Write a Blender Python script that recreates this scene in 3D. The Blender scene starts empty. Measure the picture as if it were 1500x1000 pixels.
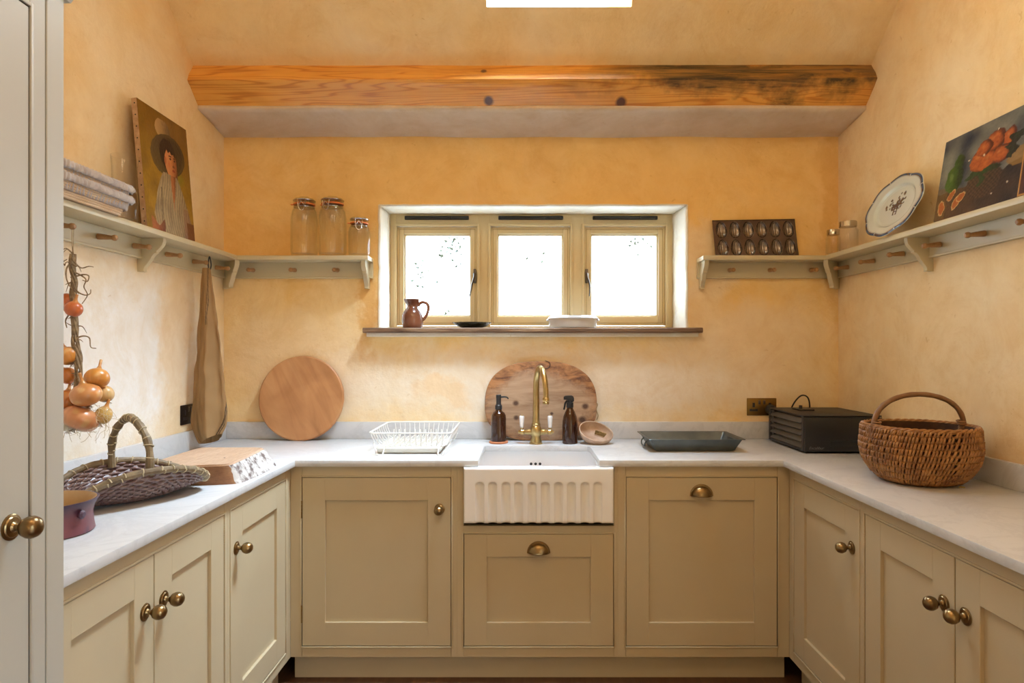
import bpy, bmesh, math, random
from mathutils import Vector, Matrix, noise
PI = math.pi
random.seed(7)
scn = bpy.context.scene
COL = scn.collection

# ------------------------------------------------------------------ camera
F = 950.0; CX = 763.0; CY = 509.5; EYE = 1.347
cam_d = bpy.data.cameras.new('camera'); cam = bpy.data.objects.new('camera', cam_d); COL.objects.link(cam)
cam.location = (0, 0, EYE); cam.rotation_euler = (PI/2, 0, 0)
cam_d.sensor_width = 36; cam_d.lens = F/1500*36
cam_d.shift_x = -(CX-750)/1500; cam_d.shift_y = (CY-500)/1500
cam_d.clip_start = 0.02
scn.camera = cam
def P(px, py, Y): return Vector(((px-CX)/F*Y, Y, EYE-(py-CY)/F*Y))

# ------------------------------------------------------------------ light
scn.view_settings.view_transform = 'Standard'; scn.view_settings.look = 'None'
scn.view_settings.gamma = 1; scn.view_settings.use_curve_mapping = False
scn.view_settings.exposure = 0.88
scn.cycles.use_denoising = True
scn.cycles.max_bounces = 14; scn.cycles.diffuse_bounces = 8; scn.cycles.transparent_max_bounces = 24
scn.cycles.transmission_bounces = 10; scn.cycles.sample_clamp_indirect = 6
scn.cycles.caustics_reflective = False; scn.cycles.caustics_refractive = False
SKY_BASE = 2.6; SKY_TOP = 120.0; SKY_FRONT = 9.0
w = bpy.data.worlds.new('overcast_sky'); scn.world = w; w.use_nodes = True
nt = w.node_tree; nt.nodes.clear()
wo = nt.nodes.new('ShaderNodeOutputWorld'); bg = nt.nodes.new('ShaderNodeBackground')
tc = nt.nodes.new('ShaderNodeTexCoord')
def sky_lobe(direction, power):
    d = nt.nodes.new('ShaderNodeVectorMath'); d.operation = 'DOT_PRODUCT'
    d.inputs[1].default_value = Vector(direction).normalized()
    nt.links.new(tc.outputs['Generated'], d.inputs[0])
    m = nt.nodes.new('ShaderNodeMath'); m.operation = 'MAXIMUM'; m.inputs[1].default_value = 0
    nt.links.new(d.outputs['Value'], m.inputs[0])
    p = nt.nodes.new('ShaderNodeMath'); p.operation = 'POWER'; p.inputs[1].default_value = power
    nt.links.new(m.outputs[0], p.inputs[0])
    return p
lobe = sky_lobe((0.42, -0.22, 0.88), 7.0)
ml = nt.nodes.new('ShaderNodeMath'); ml.operation = 'MULTIPLY_ADD'
ml.inputs[1].default_value = SKY_TOP; ml.inputs[2].default_value = SKY_BASE
nt.links.new(lobe.outputs[0], ml.inputs[0])
front = sky_lobe((0, 1, 0.25), 2.0)
mf = nt.nodes.new('ShaderNodeMath'); mf.operation = 'MULTIPLY_ADD'; mf.inputs[1].default_value = SKY_FRONT
nt.links.new(front.outputs[0], mf.inputs[0]); nt.links.new(ml.outputs[0], mf.inputs[2]); ml = mf
bg.inputs['Color'].default_value = (0.66, 0.84, 1.0, 1)
nt.links.new(ml.outputs[0], bg.inputs['Strength']); nt.links.new(bg.outputs[0], wo.inputs['Surface'])

def portal(name, loc, rot, sx, sy):
    l = bpy.data.lights.new(name, 'AREA'); l.shape = 'RECTANGLE'; l.size = sx; l.size_y = sy
    l.cycles.is_portal = True
    o = bpy.data.objects.new(name, l); o.location = loc; o.rotation_euler = rot; COL.objects.link(o); return o

for (lx, ly, lz, e_) in ((-0.35, 0.7, 3.0, 9), (0.55, 0.7, 3.0, 9)):   # two assumed warm lamps behind the camera: bare lights added without fixtures
    l = bpy.data.lights.new('assumed_lamp_light', 'POINT'); l.energy = e_; l.color = (1.0, 0.78, 0.50); l.shadow_soft_size = 0.22
    o = bpy.data.objects.new('assumed_lamp_light', l); o.location = (lx, ly, lz); COL.objects.link(o)

# ------------------------------------------------------------------ key dimensions
XL, XR, YB = -1.467, 1.568, 3.204          # left, right, back wall
CT, CTH = 0.8996, 0.026                    # worktop top and thickness
YF = 2.584                                 # worktop front edge
CXL, CXR = -0.900, 1.046                   # worktop side edges
FY, FXL, FXR = 2.605, -0.925, 1.078        # cabinet faces
SH, STH, SD = 1.788, 0.021, 0.118          # shelf top, thickness, depth

# ------------------------------------------------------------------ materials
def new_mat(name):
    m = bpy.data.materials.new(name); m.use_nodes = True
    return m, m.node_tree, m.node_tree.nodes['Principled BSDF']
def nodes_noise(t, scale, detail=4, rough=0.55, dist=0.0, stretch=None, coord='Object', off=(0,0,0)):
    tcn = t.nodes.new('ShaderNodeTexCoord'); mp = t.nodes.new('ShaderNodeMapping')
    t.links.new(tcn.outputs[coord], mp.inputs[0])
    if stretch: mp.inputs['Scale'].default_value = stretch
    mp.inputs['Location'].default_value = off
    n = t.nodes.new('ShaderNodeTexNoise'); n.inputs['Scale'].default_value = scale
    n.inputs['Detail'].default_value = detail; n.inputs['Roughness'].default_value = rough
    n.inputs['Distortion'].default_value = dist
    t.links.new(mp.outputs[0], n.inputs['Vector']); return n
def ramp(t, src, stops):
    r = t.nodes.new('ShaderNodeValToRGB')
    while len(r.color_ramp.elements) < len(stops): r.color_ramp.elements.new(0.5)
    for e, (p, c) in zip(r.color_ramp.elements, stops):
        e.position = p; e.color = (c[0], c[1], c[2], 1) if not isinstance(c, float) else (c, c, c, 1)
    t.links.new(src, r.inputs[0]); return r
def mixc(t, fac, a, b, mode='MIX'):
    m = t.nodes.new('ShaderNodeMix'); m.data_type = 'RGBA'; m.blend_type = mode
    if isinstance(fac, (int, float)): m.inputs[0].default_value = fac
    else: t.links.new(fac, m.inputs[0])
    for i, v in ((6, a), (7, b)):
        if isinstance(v, (tuple, list)): m.inputs[i].default_value = (*v[:3], 1)
        else: t.links.new(v, m.inputs[i])
    return m.outputs[2]
def add_bump(t, b, src, strength, dist=0.01):
    n = t.nodes.new('ShaderNodeBump'); n.inputs['Strength'].default_value = strength; n.inputs['Distance'].default_value = dist
    t.links.new(src, n.inputs['Height'])
    if b.inputs['Normal'].is_linked: t.links.new(b.inputs['Normal'].links[0].from_socket, n.inputs['Normal'])
    t.links.new(n.outputs[0], b.inputs['Normal'])
def mat(name, c, rough=0.5, metal=0.0, c2=None, scale=8, bump=0, bscale=80, coat=0, stretch=None, detail=4, lo=0.35, hi=0.65, spec=None, sss=0):
    m, t, b = new_mat(name)
    b.inputs['Base Color'].default_value = (*c, 1); b.inputs['Roughness'].default_value = rough; b.inputs['Metallic'].default_value = metal
    if spec is not None: b.inputs['Specular IOR Level'].default_value = spec
    if coat: b.inputs['Coat Weight'].default_value = coat; b.inputs['Coat Roughness'].default_value = 0.08
    if c2 is None: c2 = tuple(min(1, v*0.93) for v in c)
    n = nodes_noise(t, scale, detail, stretch=stretch); r = ramp(t, n.outputs['Fac'], [(lo, c), (hi, c2)])
    t.links.new(r.outputs[0], b.inputs['Base Color'])
    if bump:
        n2 = nodes_noise(t, bscale, 4, stretch=stretch); add_bump(t, b, n2.outputs['Fac'], bump, 0.003)
    return m
def vcol_mat(name, rough=0.6, bump=0.0, bscale=150, coat=0, stretch=None):
    m, t, b = new_mat(name); a = t.nodes.new('ShaderNodeVertexColor'); a.layer_name = 'Col'
    t.links.new(a.outputs[0], b.inputs['Base Color']); b.inputs['Roughness'].default_value = rough
    if coat: b.inputs['Coat Weight'].default_value = coat; b.inputs['Coat Roughness'].default_value = 0.1
    if bump:
        n2 = nodes_noise(t, bscale, 4, stretch=stretch); add_bump(t, b, n2.outputs['Fac'], bump, 0.002)
    return m
def glass_mat(name, tint=(0.97, 0.985, 0.98), ior=1.45, edge=0.75):
    m = bpy.data.materials.new(name); m.use_nodes = True; t = m.node_tree; t.nodes.clear()
    o = t.nodes.new('ShaderNodeOutputMaterial'); tr = t.nodes.new('ShaderNodeBsdfTransparent'); g = t.nodes.new('ShaderNodeBsdfGlossy')
    lw = t.nodes.new('ShaderNodeLayerWeight'); lw.inputs[0].default_value = 0.35
    r = ramp(t, lw.outputs['Facing'], [(0.0, tint), (0.75, tuple(v*0.97 for v in tint)), (1.0, tuple(v*edge for v in tint))])
    t.links.new(r.outputs[0], tr.inputs[0]); g.inputs['Roughness'].default_value = 0.02
    l2 = t.nodes.new('ShaderNodeLayerWeight'); l2.inputs[0].default_value = 0.5
    pw = t.nodes.new('ShaderNodeMath'); pw.operation = 'POWER'; pw.inputs[1].default_value = 5.0; t.links.new(l2.outputs['Facing'], pw.inputs[0])
    fr = t.nodes.new('ShaderNodeMath'); fr.operation = 'MULTIPLY_ADD'; fr.inputs[1].default_value = 0.6; fr.inputs[2].default_value = 0.025; t.links.new(pw.outputs[0], fr.inputs[0])
    mx = t.nodes.new('ShaderNodeMixShader'); t.links.new(fr.outputs[0], mx.inputs[0])
    t.links.new(tr.outputs[0], mx.inputs[1]); t.links.new(g.outputs[0], mx.inputs[2]); t.links.new(mx.outputs[0], o.inputs[0])
    return m
def wood(name, c1, c2, c3=None, grain=(1, 12, 12), scale=3, rough=0.5, bump=0.15, dist=1.5, patch=0.4, coat=0):
    """long grain runs along the axis with the small stretch value"""
    m, t, b = new_mat(name)
    n = nodes_noise(t, scale, 6, 0.6, dist, stretch=grain)
    r = ramp(t, n.outputs['Fac'], [(0.3, c1), (0.7, c2)])
    col = r.outputs[0]
    n3 = nodes_noise(t, scale*1.3, 3, 0.5, 0.5)
    r3 = ramp(t, n3.outputs['Fac'], [(0.4, 0.0), (0.7, patch)])
    col = mixc(t, r3.outputs[0], col, c3 or tuple(v*0.6 for v in c1))
    nf = nodes_noise(t, scale*9, 3, 0.6, 0.2, stretch=grain)
    rf = ramp(t, nf.outputs['Fac'], [(0.35, (0.75, 0.75, 0.75)), (0.6, (1, 1, 1))])
    col = mixc(t, 0.7, col, rf.outputs[0], 'MULTIPLY')
    t.links.new(col, b.inputs['Base Color']); b.inputs['Roughness'].default_value = rough
    if coat: b.inputs['Coat Weight'].default_value = coat; b.inputs['Coat Roughness'].default_value = 0.15
    add_bump(t, b, nf.outputs['Fac'], bump, 0.002)
    return m

def ball_mask(t, centre, radius, soft, warp=0.12, wscale=5):
    """1 inside a ragged patch around a point, 0 outside: for wall tones, the beam stain and knots"""
    g = t.nodes.new('ShaderNodeNewGeometry')
    n = nodes_noise(t, wscale, 5, 0.65)
    ms = t.nodes.new('ShaderNodeVectorMath'); ms.operation = 'SUBTRACT'; t.links.new(n.outputs['Color'], ms.inputs[0]); ms.inputs[1].default_value = (0.5, 0.5, 0.5)
    sc = t.nodes.new('ShaderNodeVectorMath'); sc.operation = 'SCALE'; sc.inputs['Scale'].default_value = warp*3; t.links.new(ms.outputs[0], sc.inputs[0])
    ad = t.nodes.new('ShaderNodeVectorMath'); ad.operation = 'ADD'; t.links.new(g.outputs['Position'], ad.inputs[0]); t.links.new(sc.outputs[0], ad.inputs[1])
    sb = t.nodes.new('ShaderNodeVectorMath'); sb.operation = 'SUBTRACT'; t.links.new(ad.outputs[0], sb.inputs[0]); sb.inputs[1].default_value = centre
    dv = t.nodes.new('ShaderNodeVectorMath'); dv.operation = 'DIVIDE'; t.links.new(sb.outputs[0], dv.inputs[0]); dv.inputs[1].default_value = radius
    ln = t.nodes.new('ShaderNodeVectorMath'); ln.operation = 'LENGTH'; t.links.new(dv.outputs[0], ln.inputs[0])
    mr = t.nodes.new('ShaderNodeMapRange'); mr.inputs[1].default_value = 1+soft; mr.inputs[2].default_value = 1-soft
    t.links.new(ln.outputs['Value'], mr.inputs[0]); return mr.outputs[0]

PALE = (0.83, 0.70, 0.50); OCHRE = (0.78, 0.47, 0.17); MIDO = (0.82, 0.60, 0.33)
def limewash(name, c_lo, c_mid, c_hi, patches=(), bump=0.35, off=(0, 0, 0)):
    m, t, b = new_mat(name); b.inputs['Roughness'].default_value = 0.9; b.inputs['Specular IOR Level'].default_value = 0.15
    n = nodes_noise(t, 1.6, 6, 0.6, 0.6, off=off); r = ramp(t, n.outputs['Fac'], [(0.32, c_hi), (0.5, c_mid), (0.68, c_lo)])
    col = r.outputs[0]
    for (ctr, rad, c, amt) in patches:
        mk = ball_mask(t, ctr, rad, 0.35)
        mm = t.nodes.new('ShaderNodeMath'); mm.operation = 'MULTIPLY'; mm.inputs[1].default_value = amt; t.links.new(mk, mm.inputs[0])
        col = mixc(t, mm.outputs[0], col, c)
    n2 = nodes_noise(t, 7, 8, 0.7, 0.4, off=off); r2 = ramp(t, n2.outputs['Fac'], [(0.38, (0.93, 0.88, 0.80)), (0.62, (1.0, 1.0, 1.0))])
    col = mixc(t, 0.8, col, r2.outputs[0], 'MULTIPLY')
    n6 = nodes_noise(t, 3.2, 9, 0.78, 1.4, off=(off[0]+4, off[1], off[2])); r6 = ramp(t, n6.outputs['Fac'], [(0.36, (0.88, 0.78, 0.62)), (0.50, (1.0, 1.0, 1.0)), (0.64, (1.04, 1.03, 1.0))])
    col = mixc(t, 0.42, col, r6.outputs[0], 'MULTIPLY')
    n4 = nodes_noise(t, 38, 3, 0.5, 0.8, off=off); r4 = ramp(t, n4.outputs['Fac'], [(0.70, (1, 1, 1)), (0.76, (0.80, 0.70, 0.58))])
    col = mixc(t, 0.6, col, r4.outputs[0], 'MULTIPLY')
    t.links.new(col, b.inputs['Base Color'])
    n3 = nodes_noise(t, 4.5, 3, 0.5); add_bump(t, b, n3.outputs['Fac'], bump, 0.02)
    n5 = nodes_noise(t, 45, 6, 0.7); add_bump(t, b, n5.outputs['Fac'], bump*1.3, 0.005)
    return m

M = {}
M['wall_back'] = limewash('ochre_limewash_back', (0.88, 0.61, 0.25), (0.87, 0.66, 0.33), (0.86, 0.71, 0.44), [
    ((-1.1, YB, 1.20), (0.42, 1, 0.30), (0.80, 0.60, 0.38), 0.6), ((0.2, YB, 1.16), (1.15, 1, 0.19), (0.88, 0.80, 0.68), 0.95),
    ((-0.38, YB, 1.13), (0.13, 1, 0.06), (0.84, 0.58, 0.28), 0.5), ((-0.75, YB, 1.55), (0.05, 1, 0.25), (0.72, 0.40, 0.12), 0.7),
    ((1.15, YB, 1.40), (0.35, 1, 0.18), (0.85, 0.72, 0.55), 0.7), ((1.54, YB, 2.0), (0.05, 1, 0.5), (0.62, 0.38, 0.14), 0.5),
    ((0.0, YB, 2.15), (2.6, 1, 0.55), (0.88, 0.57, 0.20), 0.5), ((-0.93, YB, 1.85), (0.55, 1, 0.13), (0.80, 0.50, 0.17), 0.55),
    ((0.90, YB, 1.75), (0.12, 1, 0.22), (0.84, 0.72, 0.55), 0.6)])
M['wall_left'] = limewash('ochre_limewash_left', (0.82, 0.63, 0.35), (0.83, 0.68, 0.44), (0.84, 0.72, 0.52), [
    ((XL, 2.3, 1.30), (1, 0.75, 0.34), (0.86, 0.85, 0.83), 1.0), ((XL, 2.75, 1.35), (1, 0.12, 0.45), (0.80, 0.58, 0.30), 0.6),  # near-white patch on the lower wall, ochre strip towards the back
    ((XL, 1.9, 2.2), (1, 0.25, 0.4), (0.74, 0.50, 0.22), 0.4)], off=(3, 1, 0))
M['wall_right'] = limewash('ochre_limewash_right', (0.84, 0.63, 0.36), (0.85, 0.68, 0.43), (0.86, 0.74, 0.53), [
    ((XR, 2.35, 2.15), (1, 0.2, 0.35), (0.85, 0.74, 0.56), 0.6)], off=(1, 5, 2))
M['ceiling'] = limewash('ochre_limewash_ceiling', (0.83, 0.62, 0.32), (0.84, 0.67, 0.39), (0.84, 0.71, 0.48), off=(7, 2, 0))
M['soffit'] = limewash('bare_grey_plaster', (0.62, 0.52, 0.42), (0.70, 0.62, 0.54), (0.60, 0.50, 0.38), off=(2, 9, 0))
M['reveal'] = limewash('white_reveal', (0.88, 0.84, 0.76), (0.90, 0.88, 0.82), (0.88, 0.83, 0.72), off=(2, 9, 0), bump=0.2)
M['paint'] = mat('stone_paint', (0.55, 0.46, 0.305), 0.40, c2=(0.53, 0.44, 0.29), scale=5, bump=0.05, bscale=120)
M['winpaint'] = mat('window_paint', (0.68, 0.56, 0.32), 0.4, c2=(0.66, 0.54, 0.31), scale=5)
M['shelfpaint'] = mat('shelf_paint', (0.58, 0.51, 0.34), 0.42, c2=(0.56, 0.49, 0.32), scale=5)
M['tallpaint'] = mat('tall_cupboard_paint', (0.47, 0.45, 0.39), 0.42, c2=(0.455, 0.435, 0.375), scale=4, bump=0.04, bscale=90)
M['carcass'] = mat('dark_interior', (0.05, 0.035, 0.02), 0.8)
def quartz():
    m, t, b = new_mat('white_quartz'); b.inputs['Roughness'].default_value = 0.28
    n = nodes_noise(t, 3, 9, 0.7, 1.2); r = ramp(t, n.outputs['Fac'], [(0.44, (0.61, 0.615, 0.625)), (0.50, (0.55, 0.555, 0.565)), (0.54, (0.61, 0.615, 0.625))])
    n2 = nodes_noise(t, 14, 6, 0.7, 2); r2 = ramp(t, n2.outputs['Fac'], [(0.30, (0.88, 0.87, 0.87)), (0.42, (1, 1, 1))])
    t.links.new(mixc(t, 0.6, r.outputs[0], r2.outputs[0], 'MULTIPLY'), b.inputs['Base Color']); return m
M['quartz'] = quartz()
M['porcelain'] = mat('white_fireclay', (0.87, 0.86, 0.86), 0.12, c2=(0.85, 0.84, 0.84), scale=3, coat=0.5)
M['brass'] = mat('aged_brass', (0.34, 0.235, 0.11), 0.28, 1.0, c2=(0.22, 0.145, 0.07), scale=14, detail=6)
M['tapbrass'] = mat('brushed_brass', (0.58, 0.43, 0.19), 0.30, 1.0, c2=(0.46, 0.33, 0.14), scale=20)
M['bronze'] = mat('bronze_plate', (0.25, 0.15, 0.04), 0.35, 0.9, c2=(0.18, 0.10, 0.03), scale=12)
M['black'] = mat('black_plastic', (0.012, 0.012, 0.013), 0.35, c2=(0.016, 0.016, 0.017))
M['blackmatte'] = mat('black_satin', (0.018, 0.018, 0.02), 0.5, c2=(0.022, 0.022, 0.024))
M['pane'] = glass_mat('window_glass', (0.985, 0.99, 0.99))
M['jar'] = glass_mat('jar_glass', (0.995, 0.997, 0.995), 1.5, 0.62)
M['peg'] = wood('peg_wood', (0.38, 0.19, 0.07), (0.48, 0.27, 0.11), grain=(20, 20, 20), scale=1, bump=0.05)
M['floor'] = wood('floor_boards', (0.09, 0.035, 0.015), (0.15, 0.07, 0.03), grain=(14, 1, 1), scale=2)
def beam_mat():
    m, t, b = new_mat('old_pine'); b.inputs['Roughness'].default_value = 0.35; b.inputs['Coat Weight'].default_value = 0.35; b.inputs['Coat Roughness'].default_value = 0.2
    n = nodes_noise(t, 1.1, 3, 0.45, 0.6, stretch=(0.55, 9, 9))
    wv = t.nodes.new('ShaderNodeMath'); wv.operation = 'MULTIPLY'; wv.inputs[1].default_value = 95.0; t.links.new(n.outputs['Fac'], wv.inputs[0])
    sn = t.nodes.new('ShaderNodeMath'); sn.operation = 'SINE'; t.links.new(wv.outputs[0], sn.inputs[0])
    r = ramp(t, sn.outputs[0], [(0.0, (0.72, 0.36, 0.075)), (0.6, (0.68, 0.31, 0.055)), (1.0, (0.54, 0.21, 0.035))])
    n2 = nodes_noise(t, 2.2, 4, 0.6, 1, stretch=(0.6, 3, 3)); r2 = ramp(t, n2.outputs['Fac'], [(0.35, (0.85, 0.80, 0.72)), (0.6, (1.1, 1.1, 1.1))])
    col = mixc(t, 0.8, r.outputs[0], r2.outputs[0], 'MULTIPLY')
    mk = ball_mask(t, (1.15, 2.87, 2.575), (0.80, 0.5, 0.085), 0.35, 0.10, 5)
    n3 = nodes_noise(t, 6, 8, 0.75, 0.6, stretch=(0.35, 5, 5)); r3 = ramp(t, n3.outputs['Fac'], [(0.42, (0.045, 0.028, 0.012)), (0.58, (0.30, 0.15, 0.035))])
    col = mixc(t, mk, col, r3.outputs[0])
    for (kx, ky, kz, rr) in ((-0.145, 2.93, 2.462, 0.016), (0.453, 2.94, 2.458, 0.018), (-0.165, 2.88, 2.575, 0.010), (1.45, 2.88, 2.58, 0.014)):
        k = ball_mask(t, (kx, ky, kz), (rr*1.3, 0.06, rr), 0.3, 0.003, 30)
        col = mixc(t, k, col, (0.10, 0.035, 0.015))
    t.links.new(col, b.inputs['Base Color'])
    add_bump(t, b, n2.outputs['Fac'], 0.2, 0.01); add_bump(t, b, sn.outputs[0], 0.06, 0.002)
    return m
M['beam'] = beam_mat()

# ------------------------------------------------------------------ mesh helpers
class MB:
    def __init__(s): s.bm = bmesh.new(); s.cur = 0
    def _mat(s, faces):
        for f in faces: f.material_index = s.cur
    def add(s, verts, faces, tf=None, flip=False):
        vs = [s.bm.verts.new(tf @ Vector(v) if tf is not None else v) for v in verts]; out = []
        for f in faces:
            idx = list(reversed(f)) if flip else f
            try: out.append(s.bm.faces.new([vs[i] for i in idx]))
            except ValueError: pass
        s._mat(out); return vs, out
    def box(s, x0, x1, y0, y1, z0, z1, bev=0.0, seg=2, tf=None):
        v = [(x, y, z) for x in (x0, x1) for y in (y0, y1) for z in (z0, z1)]
        f = [(0, 1, 3, 2), (4, 6, 7, 5), (0, 4, 5, 1), (2, 3, 7, 6), (0, 2, 6, 4), (1, 5, 7, 3)]
        vs, fs = s.add(v, f, tf)
        if bev:
            es = list({e for fc in fs for e in fc.edges})
            r = bmesh.ops.bevel(s.bm, geom=es, offset=bev, segments=seg, affect='EDGES', profile=0.5)
            s._mat(r['faces'])
        return s
    def prism(s, poly, a, b, axis='x', bev=0.0, tf=None, seg=2):
        def mk(p, t):
            return {'x': (t, p[0], p[1]), 'y': (p[0], t, p[1]), 'z': (p[0], p[1], t)}[axis]
        n = len(poly); v = [mk(p, a) for p in poly]+[mk(p, b) for p in poly]
        f = [tuple(range(n))[::-1], tuple(range(n, 2*n))]+[(i, (i+1) % n, n+(i+1) % n, n+i) for i in range(n)]
        vs, fs = s.add(v, f, tf)
        bmesh.ops.recalc_face_normals(s.bm, faces=fs)
        if bev:
            es = list({e for fc in fs[:2] for e in fc.edges})
            r = bmesh.ops.bevel(s.bm, geom=es, offset=bev, segments=seg, affect='EDGES', profile=0.5); s._mat(r['faces'])
        return s
    def lathe(s, prof, segs=24, tf=None, close=True, sx=1, sy=1, wob=None):
        """prof: list of (r, z) from one end to the other around z"""
        verts = []; faces = []; n = len(prof)
        for i, (r, z) in enumerate(prof):
            for k in range(segs):
                a = 2*PI*k/segs; rr = r*(wob(a, i) if wob else 1)
                verts.append((rr*math.cos(a)*sx, rr*math.sin(a)*sy, z))
        for i in range(n-1):
            for k in range(segs):
                k2 = (k+1) % segs
                faces.append((i*segs+k, i*segs+k2, (i+1)*segs+k2, (i+1)*segs+k))
        if close:
            if prof[0][0] > 1e-6: faces.append(tuple(range(segs))[::-1])
            if prof[-1][0] > 1e-6: faces.append(tuple((n-1)*segs+k for k in range(segs)))
        vs, fs = s.add(verts, faces, tf)
        bmesh.ops.remove_doubles(s.bm, verts=[v for v in vs if v.is_valid], dist=1e-6)
        return s
    def tube(s, pts, r, segs=8, closed=False, caps=True, flat=1.0, tf=None):
        pts = [Vector(p) for p in pts]; n = len(pts); rf = r if callable(r) else (lambda t: r)
        T = []
        for i in range(n):
            a = pts[(i-1) % n] if closed or i > 0 else pts[0]; b = pts[(i+1) % n] if closed or i < n-1 else pts[-1]
            d = (b-a); T.append(d.normalized() if d.length > 1e-9 else Vector((0, 0, 1)))
        up = Vector((0, 0, 1)) if abs(T[0].z) < 0.9 else Vector((1, 0, 0))
        N = (up - T[0]*up.dot(T[0])).normalized(); verts = []; faces = []
        for i in range(n):
            N = (N - T[i]*N.dot(T[i]))
            N = N.normalized() if N.length > 1e-6 else Vector((1, 0, 0))
            B = T[i].cross(N); rr = rf(i/max(1, n-1))
            for k in range(segs):
                a = 2*PI*k/segs; verts.append(pts[i]+N*(rr*math.cos(a)*flat)+B*(rr*math.sin(a)))
        m = n if closed else n-1
        for i in range(m):
            j = (i+1) % n
            for k in range(segs):
                k2 = (k+1) % segs; faces.append((i*segs+k, i*segs+k2, j*segs+k2, j*segs+k))
        if caps and not closed:
            faces.append(tuple(range(segs))[::-1]); faces.append(tuple((n-1)*segs+k for k in range(segs)))
        s.add(verts, faces, tf); return s
    def ball(s, c, r, segs=16, rings=10, tf=None, sc=(1, 1, 1)):
        prof = [(r*math.sin(PI*i/rings), -r*math.cos(PI*i/rings)) for i in range(rings+1)]
        prof[0] = (0, -r); prof[-1] = (0, r)
        m = Matrix.Translation(c) @ Matrix.Diagonal((*sc, 1))
        return s.lathe(prof, segs, tf=(tf @ m if tf is not None else m))
    def grid(s, fn, nu, nv, cu=False, cv=False, tf=None, flip=False):
        verts = [fn(i/(nu if cu else nu-1), j/(nv if cv else nv-1)) for i in range(nu) for j in range(nv)]; faces = []
        for i in range(nu if cu else nu-1):
            for j in range(nv if cv else nv-1):
                i2 = (i+1) % nu; j2 = (j+1) % nv
                faces.append((i*nv+j, i2*nv+j, i2*nv+j2, i*nv+j2))
        return s.add(verts, faces, tf, flip)
    def build(s, name, mats, parent=None, smooth=35, colfn=None, recalc=False):
        if recalc: bmesh.ops.recalc_face_normals(s.bm, faces=s.bm.faces[:])
        me = bpy.data.meshes.new(name); s.bm.to_mesh(me); s.bm.free()
        for m in (mats if isinstance(mats, (list, tuple)) else [mats]): me.materials.append(m)
        if smooth:
            for p in me.polygons: p.use_smooth = True
            if smooth < 180: me.set_sharp_from_angle(angle=math.radians(smooth))
        if colfn:
            ca = me.color_attributes.new('Col', 'FLOAT_COLOR', 'POINT')
            for i, v in enumerate(me.vertices): ca.data[i].color = (*colfn(v.co, i), 1)
        o = bpy.data.objects.new(name, me); COL.objects.link(o)
        if parent: o.parent = parent
        return o
def tag(o, label=None, cat=None, group=None, kind=None):
    if label: o['label'] = label
    if cat: o['category'] = cat
    if group: o['group'] = group
    if kind: o['kind'] = kind
    return o
def thing(name, label, cat, loc=(0, 0, 0), rz=0, group=None, rot=None):
    o = bpy.data.objects.new(name, None); COL.objects.link(o); o.empty_display_size = 0.05
    o.location = loc; o.rotation_euler = rot if rot else (0, 0, rz); tag(o, label, cat, group); return o
def copy_tree(o, parent=None):
    c = o.copy(); COL.objects.link(c); c.parent = parent
    for ch in list(o.children): copy_tree(ch, c)
    return c
def struct(o, label=None, cat=None):
    o['kind'] = 'structure'
    return tag(o, label, cat)
def T(*v): return Matrix.Translation(v)
def RX(a): return Matrix.Rotation(a, 4, 'X')
def RY(a): return Matrix.Rotation(a, 4, 'Y')
def RZ(a): return Matrix.Rotation(a, 4, 'Z')
def lerp(a, b, t): return a+(b-a)*t
def sstep(a, b, x):
    t = max(0, min(1, (x-a)/(b-a))); return t*t*(3-2*t)
def mix3(a, b, t): return tuple(a[i]+(b[i]-a[i])*t for i in range(3))
def spline(pts, n=8):
    """Catmull-Rom through the points"""
    P_ = [Vector(p) for p in pts]; out = []
    for i in range(len(P_)-1):
        p0 = P_[max(0, i-1)]; p1 = P_[i]; p2 = P_[i+1]; p3 = P_[min(len(P_)-1, i+2)]
        for k in range(n):
            t = k/n
            out.append(0.5*((2*p1)+(p2-p0)*t+(2*p0-5*p1+4*p2-p3)*t*t+(3*p1-3*p2+p3-p0)*t**3))
    out.append(P_[-1]); return out
# ================================================================== ROOM SHELL
RS = 0.8391                                # roof slope (40 degrees)
def roof_z(y): return 2.611+RS*(2.903-y)
RIDGE = 0.7; ZR = roof_z(RIDGE); YREAR = -1.8
struct(MB().box(XL-0.3, XR+0.3, YREAR-0.3, YB+0.3, -0.1, 0, 0).build('floor', M['floor'], smooth=0))
# back wall with the window opening
WL0, WR0, WT0, WB0 = -0.7015, 0.823, 2.0536, 1.440
YW = 3.416                                 # face of the window frame
WL1, WR1, WT1 = -0.690, 0.800, 2.0536
b = MB(); y2 = YW+0.10
b.box(XL-0.3, WL0, YB, y2, 0, 2.9); b.box(WR0, XR+0.3, YB, y2, 0, 2.9)
b.box(WL0, WR0, YB, y2, WT0, 2.9); b.box(WL0, WR0, YB, y2, 0, WB0-0.02)
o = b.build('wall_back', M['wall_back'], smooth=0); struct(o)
# splayed white plaster lining of the opening, with soft irregular arrises
b = MB()
def rev(a0, a1, c0, c1):                   # quad strips, thin solid
    pass
n = 26
def lining(p_out, p_in, nrm, seed):
    def f(u, v):
        p = p_out(u).lerp(p_in(u), v)
        e = (1-v)**3
        w_ = noise.noise(Vector((u*9+seed, v*3, seed)))*0.004 + noise.noise(Vector((u*30+seed, 0, 3)))*0.003*e
        return p+nrm*(w_)+Vector((0, -0.003*e, 0))
    return f
b.grid(lining(lambda u: Vector((WL0, YB, lerp(WB0-0.03, WT0, u))), lambda u: Vector((WL1, YW, lerp(WB0-0.03, WT1, u))), Vector((1, 0, 0)), 1), n, 8)
b.grid(lining(lambda u: Vector((WR0, YB, lerp(WB0-0.03, WT0, u))), lambda u: Vector((WR1, YW, lerp(WB0-0.03, WT1, u))), Vector((-1, 0, 0)), 5), n, 8, flip=True)
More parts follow.
